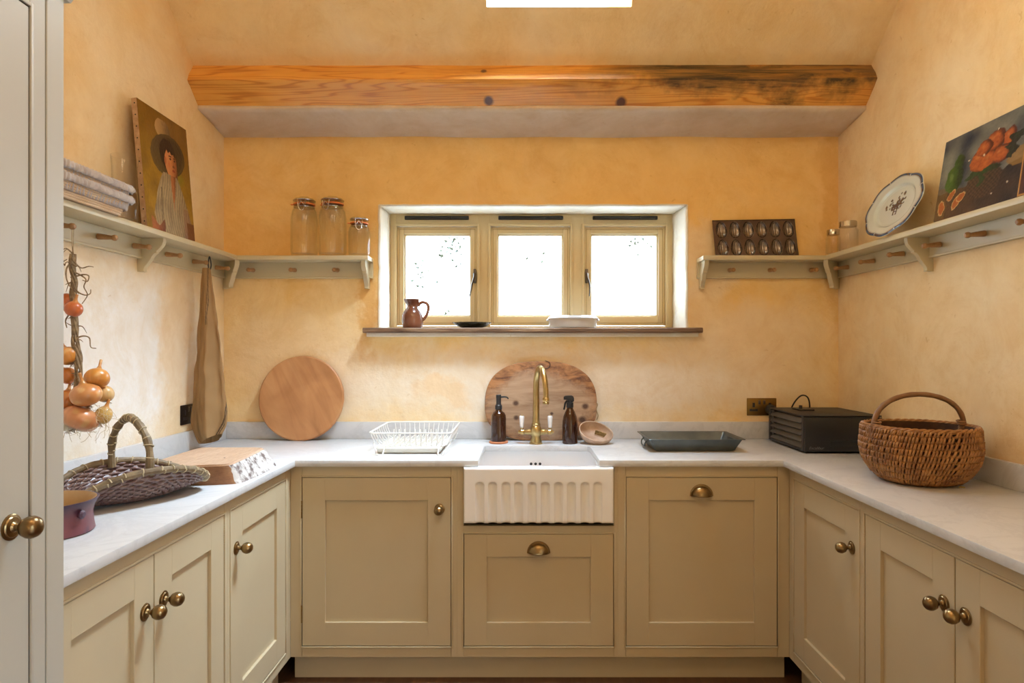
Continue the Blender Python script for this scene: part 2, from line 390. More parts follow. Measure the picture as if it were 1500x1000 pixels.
b.grid(lining(lambda u: Vector((lerp(WL0, WR0, u), YB, WT0)), lambda u: Vector((lerp(WL1, WR1, u), YW, WT1)), Vector((0, 0, -1)), 9), 50, 8)
o = b.build('wall_back_reveal', M['reveal'], smooth=180); struct(o)
md = o.modifiers.new('thickness', 'SOLIDIFY'); md.thickness = 0.006; md.offset = 0
# side walls; the right one has an assumed glazed door behind the camera
DY0, DY1, DZ1 = -1.45, -0.35, 2.15
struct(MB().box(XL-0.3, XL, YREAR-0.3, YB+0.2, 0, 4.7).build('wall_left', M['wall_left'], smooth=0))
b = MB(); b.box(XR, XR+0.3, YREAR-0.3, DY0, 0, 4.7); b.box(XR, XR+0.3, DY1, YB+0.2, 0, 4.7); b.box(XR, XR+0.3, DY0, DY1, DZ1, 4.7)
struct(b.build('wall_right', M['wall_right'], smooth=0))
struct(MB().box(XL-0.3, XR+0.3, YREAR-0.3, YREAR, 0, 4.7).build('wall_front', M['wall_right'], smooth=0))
# ceiling: slope with the skylight opening, ridge and rear slope
SX0, SX1, SY0 = -0.143, 0.462, 2.711; SLEN = 0.92; SY1 = SY0-SLEN*math.cos(math.radians(40))
sl = math.radians(40); NRM = Vector((0, math.sin(sl), math.cos(sl)))
def slope_box(b, x0, x1, ya, yb, th=0.22):
    p = [(ya, roof_z(ya)), (yb, roof_z(yb)), (yb+NRM.y*th, roof_z(yb)+NRM.z*th), (ya+NRM.y*th, roof_z(ya)+NRM.z*th)]
    b.prism(p, x0, x1, 'x')
b = MB()
slope_box(b, XL-0.1, SX0, RIDGE, 2.965); slope_box(b, SX1, XR+0.1, RIDGE, 2.965)
slope_box(b, SX0, SX1, SY0, 2.965); slope_box(b, SX0, SX1, RIDGE, SY1)
zz = ZR-RS*(RIDGE-YREAR)
b.prism([(RIDGE, ZR), (YREAR-0.1, zz-0.08), (YREAR-0.1, zz+0.25), (RIDGE, ZR+0.3)], XL-0.1, XR+0.1, 'x')
struct(b.build('ceiling', M['ceiling'], smooth=0))
def sof(u, v):
    y = lerp(3.26, 2.945, v); x = lerp(XL-0.02, XR+0.02, u)
    z = 2.398+(3.204-y)*0.165+noise.noise(Vector((x*3, y*6, 1)))*0.006
    return (x, y, z)
b = MB(); b.grid(sof, 70, 10); o = struct(b.build('ceiling_soffit', M['soffit'], smooth=180))
md = o.modifiers.new('thickness', 'SOLIDIFY'); md.thickness = 0.02; md.offset = 0
# skylight: frame, pane
sk = thing('window_2', None, None); struct(sk)
tf = T(0, 0, 0)
def slope_pt(x, y, h): return Vector((x, y+NRM.y*h, roof_z(y)+NRM.z*h))
b = MB(); 
def sbar(x0, x1, ya, yb, h0, h1):
    vs = [slope_pt(x, y, h) for x in (x0, x1) for y in (ya, yb) for h in (h0, h1)]
    b.add(vs, [(0, 1, 3, 2), (4, 6, 7, 5), (0, 4, 5, 1), (2, 3, 7, 6), (0, 2, 6, 4), (1, 5, 7, 3)])
fw = 0.03
sbar(SX0-0.02, SX0+0.004, SY1-0.02, SY0+0.02, 0.12, 0.2); sbar(SX1-0.004, SX1+0.02, SY1-0.02, SY0+0.02, 0.12, 0.2)
sbar(SX0, SX1, SY0-0.004, SY0+0.02, 0.12, 0.2); sbar(SX0, SX1, SY1-0.02, SY1+0.03, 0.12, 0.2)
b.build('window_frame', M['reveal'], sk, smooth=0, recalc=True)
b = MB(); b.add([slope_pt(SX0, SY0, .17), slope_pt(SX1, SY0, .17), slope_pt(SX1, SY1, .17), slope_pt(SX0, SY1, .17)], [(0, 1, 2, 3)])
b.build('pane', M['pane'], sk, smooth=0)
cy = (SY0+SY1)/2
portal('skylight_portal', slope_pt((SX0+SX1)/2, cy, 0.24), (-sl, 0, 0), SX1-SX0+0.1, SLEN+0.1)
portal('window_portal', ((WL0+WR0)/2, YW+0.16, 1.76), (-PI/2, 0, 0), WR0-WL0+0.1, 0.75)
portal('assumed_door_portal', (XR+0.34, (DY0+DY1)/2, DZ1/2), (0, PI/2, 0), DZ1, DY1-DY0)  # guides sky light through the assumed door opening
# assumed, unseen glazed door behind the camera, added for daylight from the right
dr = thing('door_assumed', None, None, (XR+0.15, DY0, 0)); struct(dr)
b = MB(); W = DY1-DY0
b.box(-.03, .03, 0, .07, 0, DZ1); b.box(-.03, .03, W-.07, W, 0, DZ1); b.box(-.03, .03, .07, W-.07, DZ1-.07, DZ1); b.box(-.03, .03, .07, W-.07, 0, .2)
b.box(-.025, .025, W/2-.05, W/2+.05, .2, DZ1-.07)
b.build('door_frame', M['shelfpaint'], dr, smooth=0); MB().box(-.004, .004, .07, W-.07, .2, DZ1-.07).build('pane', M['pane'], dr, smooth=0)

# ------------------------------------------------------------------ timber beam
def beam_fn(u, v):
    x = lerp(XL-0.02, XR+0.02, u)
    sec = [(2.985, 2.452), (2.958, 2.438), (2.905, 2.482), (2.864, 2.517), (2.853, 2.530), (2.866, 2.560), (2.888, 2.588), (2.905, 2.615), (2.985, 2.66)]
    k = v*(len(sec)-1); i = min(int(k), len(sec)-2); t = k-i
    y = lerp(sec[i][0], sec[i+1][0], t); z = lerp(sec[i][1], sec[i+1][1], t)
    w_ = noise.noise(Vector((x*2.2, v*2, 0)))*0.005+noise.noise(Vector((x*9, v*5, 4)))*0.002
    if 0.05 < v < 0.95: y += w_; z += (0.012*x/1.5 if v > 0.35 else 0)*0.3 + w_*0.4
    return (x, y, z)
b = MB(); b.grid(beam_fn, 160, 41)
o = b.build('timber_beam', M['beam'], smooth=50, recalc=True); tag(o, 'long orange pine roof beam spanning wall to wall above the window', 'beam')

# ------------------------------------------------------------------ window
wn = thing('window_1', None, None, (0, 0, 0)); struct(wn)
def wx(px): return (px-CX)/F*YW
def wz(py): return EYE-(py-CY)/F*YW
X0, X1 = wx(571)-.012, wx(985)+.016; Z0, Z1 = 1.452, WT1
b = MB()
ops = [(580, 700.3), (717.5, 836.3), (854.7, 976)]
ZO0, ZO1 = 1.463, wz(330.5)
xs = [X0]+[wx(v) for o_ in ops for v in o_]+[X1]
for i in range(0, 8, 2): b.box(xs[i], xs[i+1], YW, YW+0.08, Z0, Z1, 0.003)
b.box(X0, X1, YW+.001, YW+0.079, ZO1, Z1+.015, 0.002); b.box(X0, X1, YW+.001, YW+0.079, Z0-.02, ZO0, 0.002)
# proud mouldings around each opening
for (a, c) in ops:
    x0, x1 = wx(a), wx(c)
    for (p, q, r_, s_) in ((x0-.010, x0+.004, ZO0-.008, ZO1+.010), (x1-.004, x1+.010, ZO0-.008, ZO1+.010)): b.box(p, q, YW-.008, YW+.02, r_, s_, .003)
    b.box(x0, x1, YW-.008, YW+.02, ZO1-.003, ZO1+.010, .003)
b.build('window_frame', M['winpaint'], wn)
for i, (a, c) in enumerate(ops):
    x0, x1 = wx(a)+.004, wx(c)-.004; z0, z1 = ZO0+.003, ZO1-.004
    sw, sb_ = 0.036, 0.042
    b = MB(); y0, y1 = YW+.012, YW+.065
    b.box(x0, x0+sw, y0, y1, z0, z1, .002); b.box(x1-sw, x1, y0, y1, z0, z1, .002)
    b.box(x0+sw, x1-sw, y0+.0005, y1, z1-sb_+.004, z1, .002); b.box(x0+sw, x1-sw, y0+.0005, y1, z0, z0+sb_+.006, .002)
    # glazing bead step
    gx0, gx1, gz0, gz1 = x0+sw, x1-sw, z0+sb_+.006, z1-sb_+.004
    for q in (gx0, gx1-.007): b.box(q, q+.007, y0+.012, y1, gz0, gz1, .002)
    b.box(gx0, gx1, y0+.0125, y1, gz0, gz0+.007, .002); b.box(gx0, gx1, y0+.0125, y1, gz1-.007, gz1, .002)
    cs = b.build('casement', M['winpaint'], wn)
    b = MB()
    for k in (0.012,):
        for q in (x0+k, x1-k-.0015): b.box(q, q+.0015, y0-.0006, y0+.002, z0+k, z1-k)
        b.box(x0+k, x1-k, y0-.0006, y0+.002, z0+k, z0+k+.0015); b.box(x0+k, x1-k, y0-.0006, y0+.002, z1-k-.0015, z1-k)
    b.build('groove', M['bronze'], cs, smooth=0)
    MB().box(gx0, gx1, YW+.045, YW+.049, gz0, gz1).build('pane', M['pane'], cs, smooth=0)
# trickle vents
for (a, c) in ((593, 687), (730, 825), (868, 963)):
    x0, x1 = wx(a), wx(c); zc = wz(319.3); b = MB()
    b.box(x0, x1, YW-.012, YW+.002, zc-.010, zc+.010, .004)
    b.box(x0+.015, x1-.10, YW-.016, YW-.010, zc-.004, zc+.004, .001)
    b.box(x1-.09, x1-.015, YW-.018, YW-.010, zc-.007, zc+.007, .002)
    b.build('trickle_vent', M['black'], wn)
# monkey-tail style casement handles
M['iron'] = mat('dark_handle_metal', (0.16, 0.14, 0.12), 0.3, 0.9, c2=(0.10, 0.09, 0.08))
for (hx, hz, sgn) in ((wx(695.5), wz(402), -1), (wx(859.5), wz(402), 1)):
    b = MB(); b.box(hx-.007, hx+.007, YW-.004, YW+.012, hz-.045, hz+.03, .004)
    b.ball((hx, YW-.008, hz+.0), .009, 12, 8)
    pts = spline([(hx, YW-.012, hz+.003), (hx-.002*sgn*-1, YW-.02, hz-.02), (hx+.012*sgn, YW-.022, hz-.05), (hx+(.018 if sgn < 0 else .014)*sgn, YW-.022, hz-.085), (hx+(.026 if sgn < 0 else .012)*sgn, YW-.018, hz-.115)], 6)
    b.tube(pts, lambda t: .006-.003*t, 8)
    b.build('handle', M['iron'], wn)
# dark worn timber sill with a pale strip under it
def sill_mat():
    m, t, b_ = new_mat('weathered_sill'); b_.inputs['Roughness'].default_value = 0.6
    n_ = nodes_noise(t, 2.5, 6, 0.65, 1.5, stretch=(1, 14, 14)); r = ramp(t, n_.outputs['Fac'], [(0.3, (0.07, 0.035, 0.02)), (0.5, (0.20, 0.115, 0.065)), (0.7, (0.38, 0.26, 0.16))])
    t.links.new(r.outputs[0], b_.inputs['Base Color']); add_bump(t, b_, n_.outputs['Fac'], 0.4, 0.006); return m
M['sill'] = sill_mat()
def sill_fn(u, v):
    x = lerp(-0.767, 0.8825, u); w_ = noise.noise(Vector((x*4, 0, 2)))*.003
    ang = lerp(0, 1, v)
    sec = [(YB, 1.4205), (3.142, 1.4205), (3.134, 1.428), (3.134, 1.440), (3.142, 1.4455), (YB, 1.4455)]
    k = v*(len(sec)-1); i = min(int(k), 4); t = k-i
    e = min(u, 1-u)*40; tap = (1-min(1, e))*.006
    return (x, lerp(sec[i][0], sec[i+1][0], t)+(w_ if v < .9 else 0)+tap, lerp(sec[i][1], sec[i+1][1], t)+w_*.5)
b = MB(); b.grid(sill_fn, 120, 21); b.box(-0.765, 0.880, 3.141, YB, 1.4225, 1.4445); b.box(WL0+.002, WR0-.002, 3.15, YW+.01, 1.4225, 1.4452)
b.build('window_sill', M['sill'], wn, smooth=40)
MB().box(-0.755, 0.868, 3.168, YB, 1.402, 1.421, .002).build('window_sill_batten', M['reveal'], wn)
# ================================================================== CABINETS
CB, CTOP = 0.106, 0.8735
def knob_mesh(b, x, z, y=0.0, r=0.0175, tf=None):
    m = T(x, y, z) @ RX(PI/2)               # local z points out of the door (towards -y)
    if tf is not None: m = tf @ m
    b.lathe([(0, 0), (r*1.22, 0), (r*1.22, .0018), (r*1.08, .003), (r*1.0, .0032), (r*.9, .005), (r*.5, .006), (r*.36, .009), (r*.34, .015), (r*.5, .019), (r*.85, .0235), (r*1.04, .032), (r*1.04, .038), (r*.86, .046), (r*.5, .051), (0, .0525)], 24, tf=m)
def cup_mesh(b, x, z, w=.093, h=.047):
    # half-dome cup pull: flat back edge, bulging front, open underneath
    nseg = 18
    def f(u, v):
        a = PI*u                            # left to right over the top
        rx, rz = w/2-.006, h-.010
        s_ = math.sin(v*PI/2); c_ = math.cos(v*PI/2)
        return (x-math.cos(a)*rx*c_, -.004-.024*s_ , z+.002+math.sin(a)*rz*c_*1.0)
    b.grid(f, nseg, 8)
    # flange
    b.prism([(x-math.cos(PI*i/nseg)*w/2, z+math.sin(PI*i/nseg)*h) for i in range(nseg+1)], -.003, 0.0, 'y')
    b.tube([(x-w/2+.006+(w-.012)*i/12, -.004-.024*math.sin(PI*i/12)**.6, z+.001) for i in range(13)], .0022, 6)
def shaker(root, x0, x1, z0, z1, st=.088, knob=None, cup=None, hinges=None, label=None, top=None):
    """inset shaker door between x0..x1, z0..z1 (local), flush with the face at y=0"""
    g = .0022; x0 += g; x1 -= g; z0 += g; z1 -= g; tr = top or st
    b = MB(); y0, y1 = 0.0, .022
    b.box(x0, x0+st, y0, y1, z0, z1, .0012, 1); b.box(x1-st, x1, y0, y1, z0, z1, .0012, 1)
    b.box(x0+st-.0012, x1-st+.0012, y0, y1, z1-tr, z1, .0012, 1); b.box(x0+st-.0012, x1-st+.0012, y0, y1, z0, z0+st+.002, .0012, 1)
    b.box(x0+st-.003, x1-st+.003, .010, .018, z0+st-.003, z1-tr+.003)
    d = b.build('door', root.get('_m') and M[root['_m']] or M['paint'], root)
    if knob:
        kb = MB(); knob_mesh(kb, knob[0], knob[1]); k = kb.build('knob', M['brass'], d)
    if cup:
        kb = MB(); cup_mesh(kb, cup[0], cup[1]); k = kb.build('cup_handle', M['brass'], d)
        md = k.modifiers.new('t', 'SOLIDIFY'); md.thickness = .0016; md.offset = 0
    if hinges:
        for hz in hinges[1]:
            hb = MB(); hx = hinges[0]
            for i in range(5): hb.lathe([(0, 0), (.0032, 0), (.0032, .0135), (0, .0135)], 10, tf=T(hx, -.0012, hz-.035+i*.0142))
            hb.build('hinge', M['brass'] if hinges[2] else M['paint'], d)
    return d
def frame(root, w, openings, h0=CB, h1=CTOP, depth=.50, mk='paint', bead_bottom=True):
    """carcass and face frame with beaded openings [(x0,x1,z0,z1)]"""
    MB().box(.004, w-.004, .024, depth, h0+.004, h1-.002).build('carcass', M['carcass'], root, smooth=0)
    xs = sorted({0, w, *[v for o_ in openings for v in o_[:2]]}); b = MB()
    # stiles full height
    edges = []
    cur = 0
    for o_ in sorted({(o_[0], o_[1]) for o_ in openings}):
        b.box(cur, o_[0], 0, .024, h0, h1, .0008, 1); cur = o_[1]
        zs = sorted([(q[2], q[3]) for q in openings if (q[0], q[1]) == o_]); z = h0
        for (a, c) in zs: b.box(o_[0]+.0008, o_[1]-.0008, .0004, .024, z, a, .0008, 1); z = c
        b.box(o_[0]+.0008, o_[1]-.0008, .0004, .024, z, h1, .0008, 1)
    b.box(cur, w, 0, .024, h0, h1, .0008, 1)
    for (x0, x1, z0, z1) in openings:       # cock bead
        t = .0065
        b.box(x0-t, x0, -.003, .01, z0-t, z1+t, .0015, 2); b.box(x1, x1+t, -.003, .01, z0-t, z1+t, .0015, 2)
        b.box(x0, x1, -.003, .01, z1, z1+t, .0015, 2); b.box(x0, x1, -.003, .01, z0-t, z0, .0015, 2)
    return b.build('face_frame', M[mk], root)
def plinth(root, w, rec=.05, mk='paint'):
    MB().box(0, w, rec, rec+.018, 0, CB).build('plinth', M[mk], root, smooth=0)
def bx(px): return (px-CX)/F*FY
def bz(py): return EYE-(py-CY)/F*FY
ZT, ZB = bz(698.5), bz(946.5)
# back run -----------------------------------------------------------
c1 = thing('base_cabinet', 'base cabinet left of the white sink, single door with a round knob', 'cabinet', (FXL, FY, 0))
w = bx(669.9)-FXL; d0, d1 = bx(442)-FXL, bx(661)-FXL
frame(c1, w, [(d0, d1, ZB, ZT)]); plinth(c1, w)
shaker(c1, d0, d1, ZB, ZT, .092, knob=(bx(644)-FXL, bz(745)), hinges=(d0, (bz(746), bz(899)), True))
c2 = thing('sink_cabinet', 'narrow base cabinet under the fluted sink with a cup-handled door', 'cabinet', (bx(669.9), FY, 0))
w = bx(905)-bx(669.9); d0, d1 = bx(679)-bx(669.9), bx(899.3)-bx(669.9); zs = bz(770)
# the sink sits in the open top part, so its frame is built lower
MB().box(.004, w-.004, .024, .5, CB+.004, .60).build('carcass', M['carcass'], c2, smooth=0)
b = MB(); b.box(0, d0, 0, .024, CB, CTOP, .0008, 1); b.box(d1, w, 0, .024, CB, CTOP, .0008, 1)
b.box(d0, d1, .0004, .024, CB, ZB, .0008, 1); b.box(d0, d1, .0004, .024, bz(781.5), zs, .0008, 1)
t = .0065; zt2 = bz(781.5)
b.box(d0-t, d0, -.003, .01, ZB-t, zt2+t, .0015); b.box(d1, d1+t, -.003, .01, ZB-t, zt2+t, .0015)
b.box(d0, d1, -.003, .01, zt2, zt2+t, .0015); b.box(d0, d1, -.003, .01, ZB-t, ZB, .0015)
b.build('face_frame', M['paint'], c2); plinth(c2, w)
shaker(c2, d0, d1, ZB, zt2, .0915, cup=(bx(789)-bx(669.9), bz(809.5)))
c3 = thing('base_cabinet', 'tall-door base cabinet right of the white sink, fitted with a cup handle', 'cabinet', (bx(905), FY, 0))
w = FXR-bx(905); d0, d1 = bx(916.6)-bx(905), bx(1139)-bx(905)
frame(c3, w, [(d0, d1, ZB, ZT)]); plinth(c3, w)
shaker(c3, d0, d1, ZB, ZT, .091, cup=(bx(1027.5)-bx(905), bz(726)))
# left run (local x runs towards the back wall) ------------------------
KZ = .697; HZ = (.76, .25)
c4 = thing('corner_cabinet', 'single-door cabinet on the left, beside the corner with the back run', 'cabinet', (FXL, 2.045, 0), PI/2)
frame(c4, FY-2.045, [(.022, .505, ZB, ZT)]); plinth(c4, FY-2.045)
shaker(c4, .022, .505, ZB, ZT, .088, knob=(.064, KZ), hinges=(.505, HZ, False))
c5 = thing('double_cabinet', 'two-door cabinet on the left below the wicker trug', 'cabinet', (FXL, 1.2415, 0), PI/2)
frame(c5, 2.045-1.2415, [(.0085, .7805, ZB, ZT)]); plinth(c5, 2.045-1.2415)
shaker(c5, .0085, .3945, ZB, ZT, .082, knob=(1.596-1.2415, KZ)); shaker(c5, .3945, .7805, ZB, ZT, .082, knob=(1.679-1.2415, KZ), hinges=(.7805, HZ, False))
# right run (local x runs towards the camera) ---------------------------
c6 = thing('corner_cabinet', 'single-door cabinet on the right, beside the corner with the back run', 'cabinet', (FXR, FY, 0), -PI/2)
frame(c6, FY-2.05, [(.045, .538, ZB, ZT)], depth=.46); plinth(c6, FY-2.05)
shaker(c6, .045, .538, ZB, ZT, .088, knob=(FY-2.113, KZ), hinges=(.045, HZ, False))
c7 = thing('double_cabinet', 'two-door cabinet on the right below the wicker basket', 'cabinet', (FXR, 2.05, 0), -PI/2)
frame(c7, 2.05-1.16, [(.017, .861, ZB, ZT)], depth=.46); plinth(c7, 2.05-1.16)
shaker(c7, .017, .439, ZB, ZT, .086, knob=(2.05-1.652, KZ), hinges=(.017, HZ, False)); shaker(c7, .439, .861, ZB, ZT, .086, knob=(2.05-1.571, KZ), hinges=(.861, HZ, False))
MB().box(2.05-1.16-.0005, 2.05-1.16+.018, .002, .485, 0, CTOP-.001, .001, 1).build('end_panel', M['paint'], c7)
# tall cupboard -----------------------------------------------------------
TX = -0.8745; TY1 = 1.24; TY0 = 0.25
c8 = thing('tall_cupboard', 'full-height painted cupboard at the left edge with one brass knob', 'cupboard', (TX, TY0, 0), PI/2); c8['_m'] = 'tallpaint'
w = TY1-TY0; d0, d1 = w-.62, 1.155-TY0; ztop = 1.955
MB().box(.002, w, .026, TX-XL-.002, .002, 2.05, .001, 1).build('carcass', M['tallpaint'], c8)
b = MB()
b.box(0, d0, 0, .026, .1, 2.02, .001, 1); b.box(d1, 1.194-TY0-.0012, 0, .026, .1, 2.02, .0012, 1); b.box(1.194-TY0+.0012, w, -.001, .026, 0, 2.02, .0012, 1)
b.box(d0, d1, 0, .026, ztop, 2.02, .001, 1); b.box(d0, d1, 0, .026, .1, .15, .001, 1); b.box(0, w, .03, .05, 0, .1)
t = .007
b.box(d0-t, d0, -.003, .01, .15-t, ztop+t, .0015); b.box(d1, d1+t, -.003, .01, .15-t, ztop+t, .0015)
b.box(d0, d1, -.003, .01, ztop, ztop+t, .0015); b.box(d0, d1, -.003, .01, .15-t, .15, .0015)
b.build('face_frame', M['tallpaint'], c8)
b = MB(); b.prism([(-.006, 2.012), (-.012, 2.02), (-.014, 2.035), (-.028, 2.05), (-.034, 2.07), (.05, 2.07), (.05, 2.012)], 0, w+.012, 'x')
b.build('cornice', M['tallpaint'], c8)
dd = shaker(c8, d0, d1, .15, ztop, .13)
kb = MB(); knob_mesh(kb, 1.112-TY0, 1.04, r=.0185); kb.build('knob', M['brass'], dd)
del c8['_m']
# ================================================================== WORKTOP, SINK, TAP
YE = 1.2415; YER = 1.135
sx0, sx1, sn = -.170, .3136, 2.970
poly = [(CXL, YE), (CXL, YF), (sx0, YF), (sx0+.003, sn-.02), (sx0+.012, sn), (sx1-.009, sn), (sx1, sn-.02), (sx1, YF), (CXR, YF), (CXR, YER), (XR-.002, YER), (XR-.002, YB-.002), (XL+.002, YB-.002), (XL+.002, YE)]
b = MB(); b.prism(poly, CT-CTH, CT, 'z', .0025, seg=2)
wt = b.build('worktop', M['quartz'], smooth=40); tag(wt, 'continuous white veined quartz worktop running round three walls', 'worktop')
for (bx_, lb) in (((XL+.002, XR-.002, YB-.02, YB-.001), 'low quartz upstand along the back wall behind the tap'), ((XL+.001, XL+.02, YE, YB-.0202), 'low quartz upstand along the left wall behind the trug'), ((XR-.02, XR-.001, YER, YB-.0202), 'low quartz upstand along the right wall behind the big basket')):
    b = MB(); b.box(*bx_, CT+.0002, CT+.084, .0015); tag(b.build('upstand', M['quartz']), lb, 'upstand')
# fluted sink
KX0, KX1, KY0, KY1, KZ0, KZ1 = -.2269, .3682, 2.566, 3.02, .6515, .8732
sk_ = thing('fluted_sink', 'white fireclay butler sink with a fluted front below the tap', 'sink', (0, 0, 0))
flx = [-0.2269+ (v-568)/787*0.595 for v in (653, 720, 790, 856, 927, 996, 1065, 1133, 1204, 1271)]
def flute(x, z):
    d = 0
    for fx in flx:
        q = abs(x-fx)/.0175
        if q < 1.35:
            ztop_ = .814
            over = z-(ztop_-.012)
            if over > 0: q = math.sqrt(q*q+(over/.014)**2)
            d = max(d, .0125*max(0, 1-q*q)**.75 if q < 1 else 0)
    return d
def skf(u, v):
    x = lerp(KX0, KX1, u); z = lerp(KZ0, KZ1, v)
    ex = min(x-KX0, KX1-x); ez = min(z-KZ0, KZ1-z); r = .008; y = KY0
    if ex < r: y += r-math.sqrt(max(0, r*r-(r-ex)**2))
    if ez < r: y += r-math.sqrt(max(0, r*r-(r-ez)**2))
    return (x, y+flute(x, z), z)
b = MB(); b.grid(skf, 260, 72)
# sides, rim and basin
W_ = .022
b.box(KX0, KX0+W_, KY0+.008, KY1, KZ0, KZ1-.0005); b.box(KX1-W_, KX1, KY0+.008, KY1, KZ0, KZ1-.0005)
b.box(KX0+.001, KX1-.001, KY0+.0225, KY0+.045, KZ0, KZ1-.0012)
b.box(KX0+W_, KX1-W_, KY0+.004, KY0+.05, KZ1-.03, KZ1-.0008, 0)
b.box(KX0+W_, KX1-W_, KY1-W_, KY1, KZ0, KZ1-.0005); b.box(KX0+W_, KX1-W_, KY0+.02, KY1-W_, KZ0, KZ0+.025)
b.build('basin', M['porcelain'], sk_, smooth=50)
b = MB()
for px in (778, 784.6, 791): 
    q = P(px, 679.2, KY1-W_-.001); b.lathe([(0, 0), (.0065, 0), (.0065, .001), (0, .001)], 16, tf=T(q.x, KY1-W_-.0003, q.z) @ RX(PI/2))
b.build('overflow_holes', M['black'], sk_)
b = MB(); b.lathe([(0, 0), (.04, 0), (.04, .003), (.02, .004), (0, .002)], 24, tf=T(.07, 2.8, KZ0+.025)); b.build('drain', M['tapbrass'], sk_)
# tap
tp = thing('kitchen_tap', 'brushed brass swan-neck tap with two white lever handles', 'tap', (.0705, 3.035, CT))
b = MB()
b.lathe([(0, 0), (.031, 0), (.031, .004), (.027, .007), (.028, .011), (.022, .03), (.024, .045), (.027, .052), (.0275, .068), (.024, .078), (.019, .084), (.021, .088), (.021, .092), (.0165, .096), (.016, .11), (0, .11)], 32)
for s_ in (-1, 1):
    b.lathe([(0, 0), (.017, 0), (.0165, .015), (.014, .020), (.0145, .028), (.0125, .034), (.010, .046), (.013, .050), (.013, .062), (.009, .066), (.007, .075), (0, .076)], 20, tf=T(s_*.008, 0, .055) @ RY(s_*PI/2))
body = b.build('tap_body', M['tapbrass'], tp)
b = MB()
sp = [(0, 0, .10), (0.001, -.0, .18), (.001, 0, .26), (.004, -.010, .31), (.012, -.045, .350), (.024, -.09, .352), (.034, -.125, .318), (.040, -.142, .27), (.041, -.147, .225)]
b.tube(spline(sp, 8), lambda t: .0155-.0035*t, 16)
e = Vector(sp[-1]); b.lathe([(0, 0), (.012, 0), (.0145, .002), (.0145, .009), (.012, .012), (.0150, .016), (.0150, .026), (.0125, .030), (0, .030)], 18, tf=T(e.x, e.y, e.z-.028))
b.build('spout', M['tapbrass'], tp)
for s_ in (-1, 1):
    b = MB(); b.lathe([(0, 0), (.007, 0), (.008, .006), (.006, .010), (.003, .012), (.003, .064), (.004, .066), (.003, .069), (0, .071)], 14, tf=T(s_*.066, 0, .066))
    h_ = b.build('lever', M['tapbrass'], tp)
    b = MB(); b.lathe([(0, 0), (.0085, 0), (.0092, .006), (.0115, .045), (.0115, .052), (.009, .056), (0, .056)], 20, tf=T(s_*.066, 0, .075))
    b.build('lever_grip', M['porcelain'], h_)
# ================================================================== SHELVES
def bracket_mesh(b, x0, x1, d=.100, h=.128):
    """scroll bracket; local y=0 at wall, -y outwards, top at z=0"""
    pr = [(0, 0), (-d, 0), (-d, -.012), (-d+.004, -.026), (-d+.016, -.040), (-d+.026, -.050), (-d+.026, -.056), (-d+.036, -.060), (-d+.044, -.070), (-d+.052, -.085), (-d+.062, -.098), (-d+.072, -.110), (-d+.076, -h+.006), (-d+.074, -h), (0, -h)]
    b.prism(pr, x0, x1, 'x', .001, seg=1)
def peg_mesh(b, x, z):
    b.lathe([(0, 0), (.0105, 0), (.0105, .006), (.0085, .030), (.0068, .046), (.0085, .050), (.0105, .055), (.010, .061), (.006, .066), (0, .067)], 16, tf=T(x, -.020, z) @ RX(PI/2+.09))
def shelf(name, label, loc, rz, length, bracks, pegs, x_in0=0, x_in1=0, corner=()):
    r = thing(name, label, 'shelf', loc, rz)
    b = MB(); b.prism([(x_in0, -SD), (length-x_in1, -SD), (length, 0), (0, 0)], -STH, 0, 'z', .0025, seg=2)
    b.build('shelf_board', M['shelfpaint'], r)
    b = MB(); b.box(0, length, -.016, 0, -.097, -STH, .001, 1); b.box(0, length, -.020, 0, -.099, -.091, .002, 2)
    b.build('peg_rail', M['shelfpaint'], r)
    for x in corner:
        b = MB(); bracket_mesh(b, -.011, .011, .150); q = b.build('bracket', M['shelfpaint'], r); q.location = (x[0], -.004, -STH-.0003); q.rotation_euler = (0, 0, x[1])
    for x in bracks:
        b = MB(); bracket_mesh(b, x-.011, x+.011); q = b.build('bracket', M['shelfpaint'], r); q.location.z = -STH
    for x in pegs:
        b = MB(); peg_mesh(b, x, SHP); b.build('peg', M['peg'], r)
    return r
SHP = 1.729-SH
# left wall: local x runs towards the back wall, wall on +y side => rz = +90deg puts -y at +X
L0 = 0.9
shelf('wall_shelf', 'painted peg shelf along the left wall carrying the portrait', (XL, L0, SH), PI/2, YB-L0, [2.49-L0], [y-L0 for y in (1.60, 1.805, 2.01, 2.22, 2.424, 2.676-.03, 2.884-.02, 3.075)], 0, SD)
shelf('wall_shelf', 'short painted peg shelf on back wall left of window, holding tall jars', (XL, YB, SH), 0, -.728-XL, [-.745-XL-.011], [-1.314-XL, -1.11-XL, -.90-XL], SD, 0, [(.008, PI/4)])
bs = 1.0
shelf('wall_shelf', 'short painted peg shelf on back wall right of window, holding the baking tin', (.868, YB, SH), 0, XR-.868, [.022], [1.025-.868, 1.222-.868, 1.425-.868], 0, SD, [(XR-.868-.008, -PI/4)])
shelf('wall_shelf', 'painted peg shelf along the right wall carrying the blue-rimmed plate', (XR, YB, SH), -PI/2, YB-1.0, [YB-2.475], [YB-y for y in (3.068, 2.846, 2.624, 2.395, 2.165, 1.94, 1.72)], SD, 0)
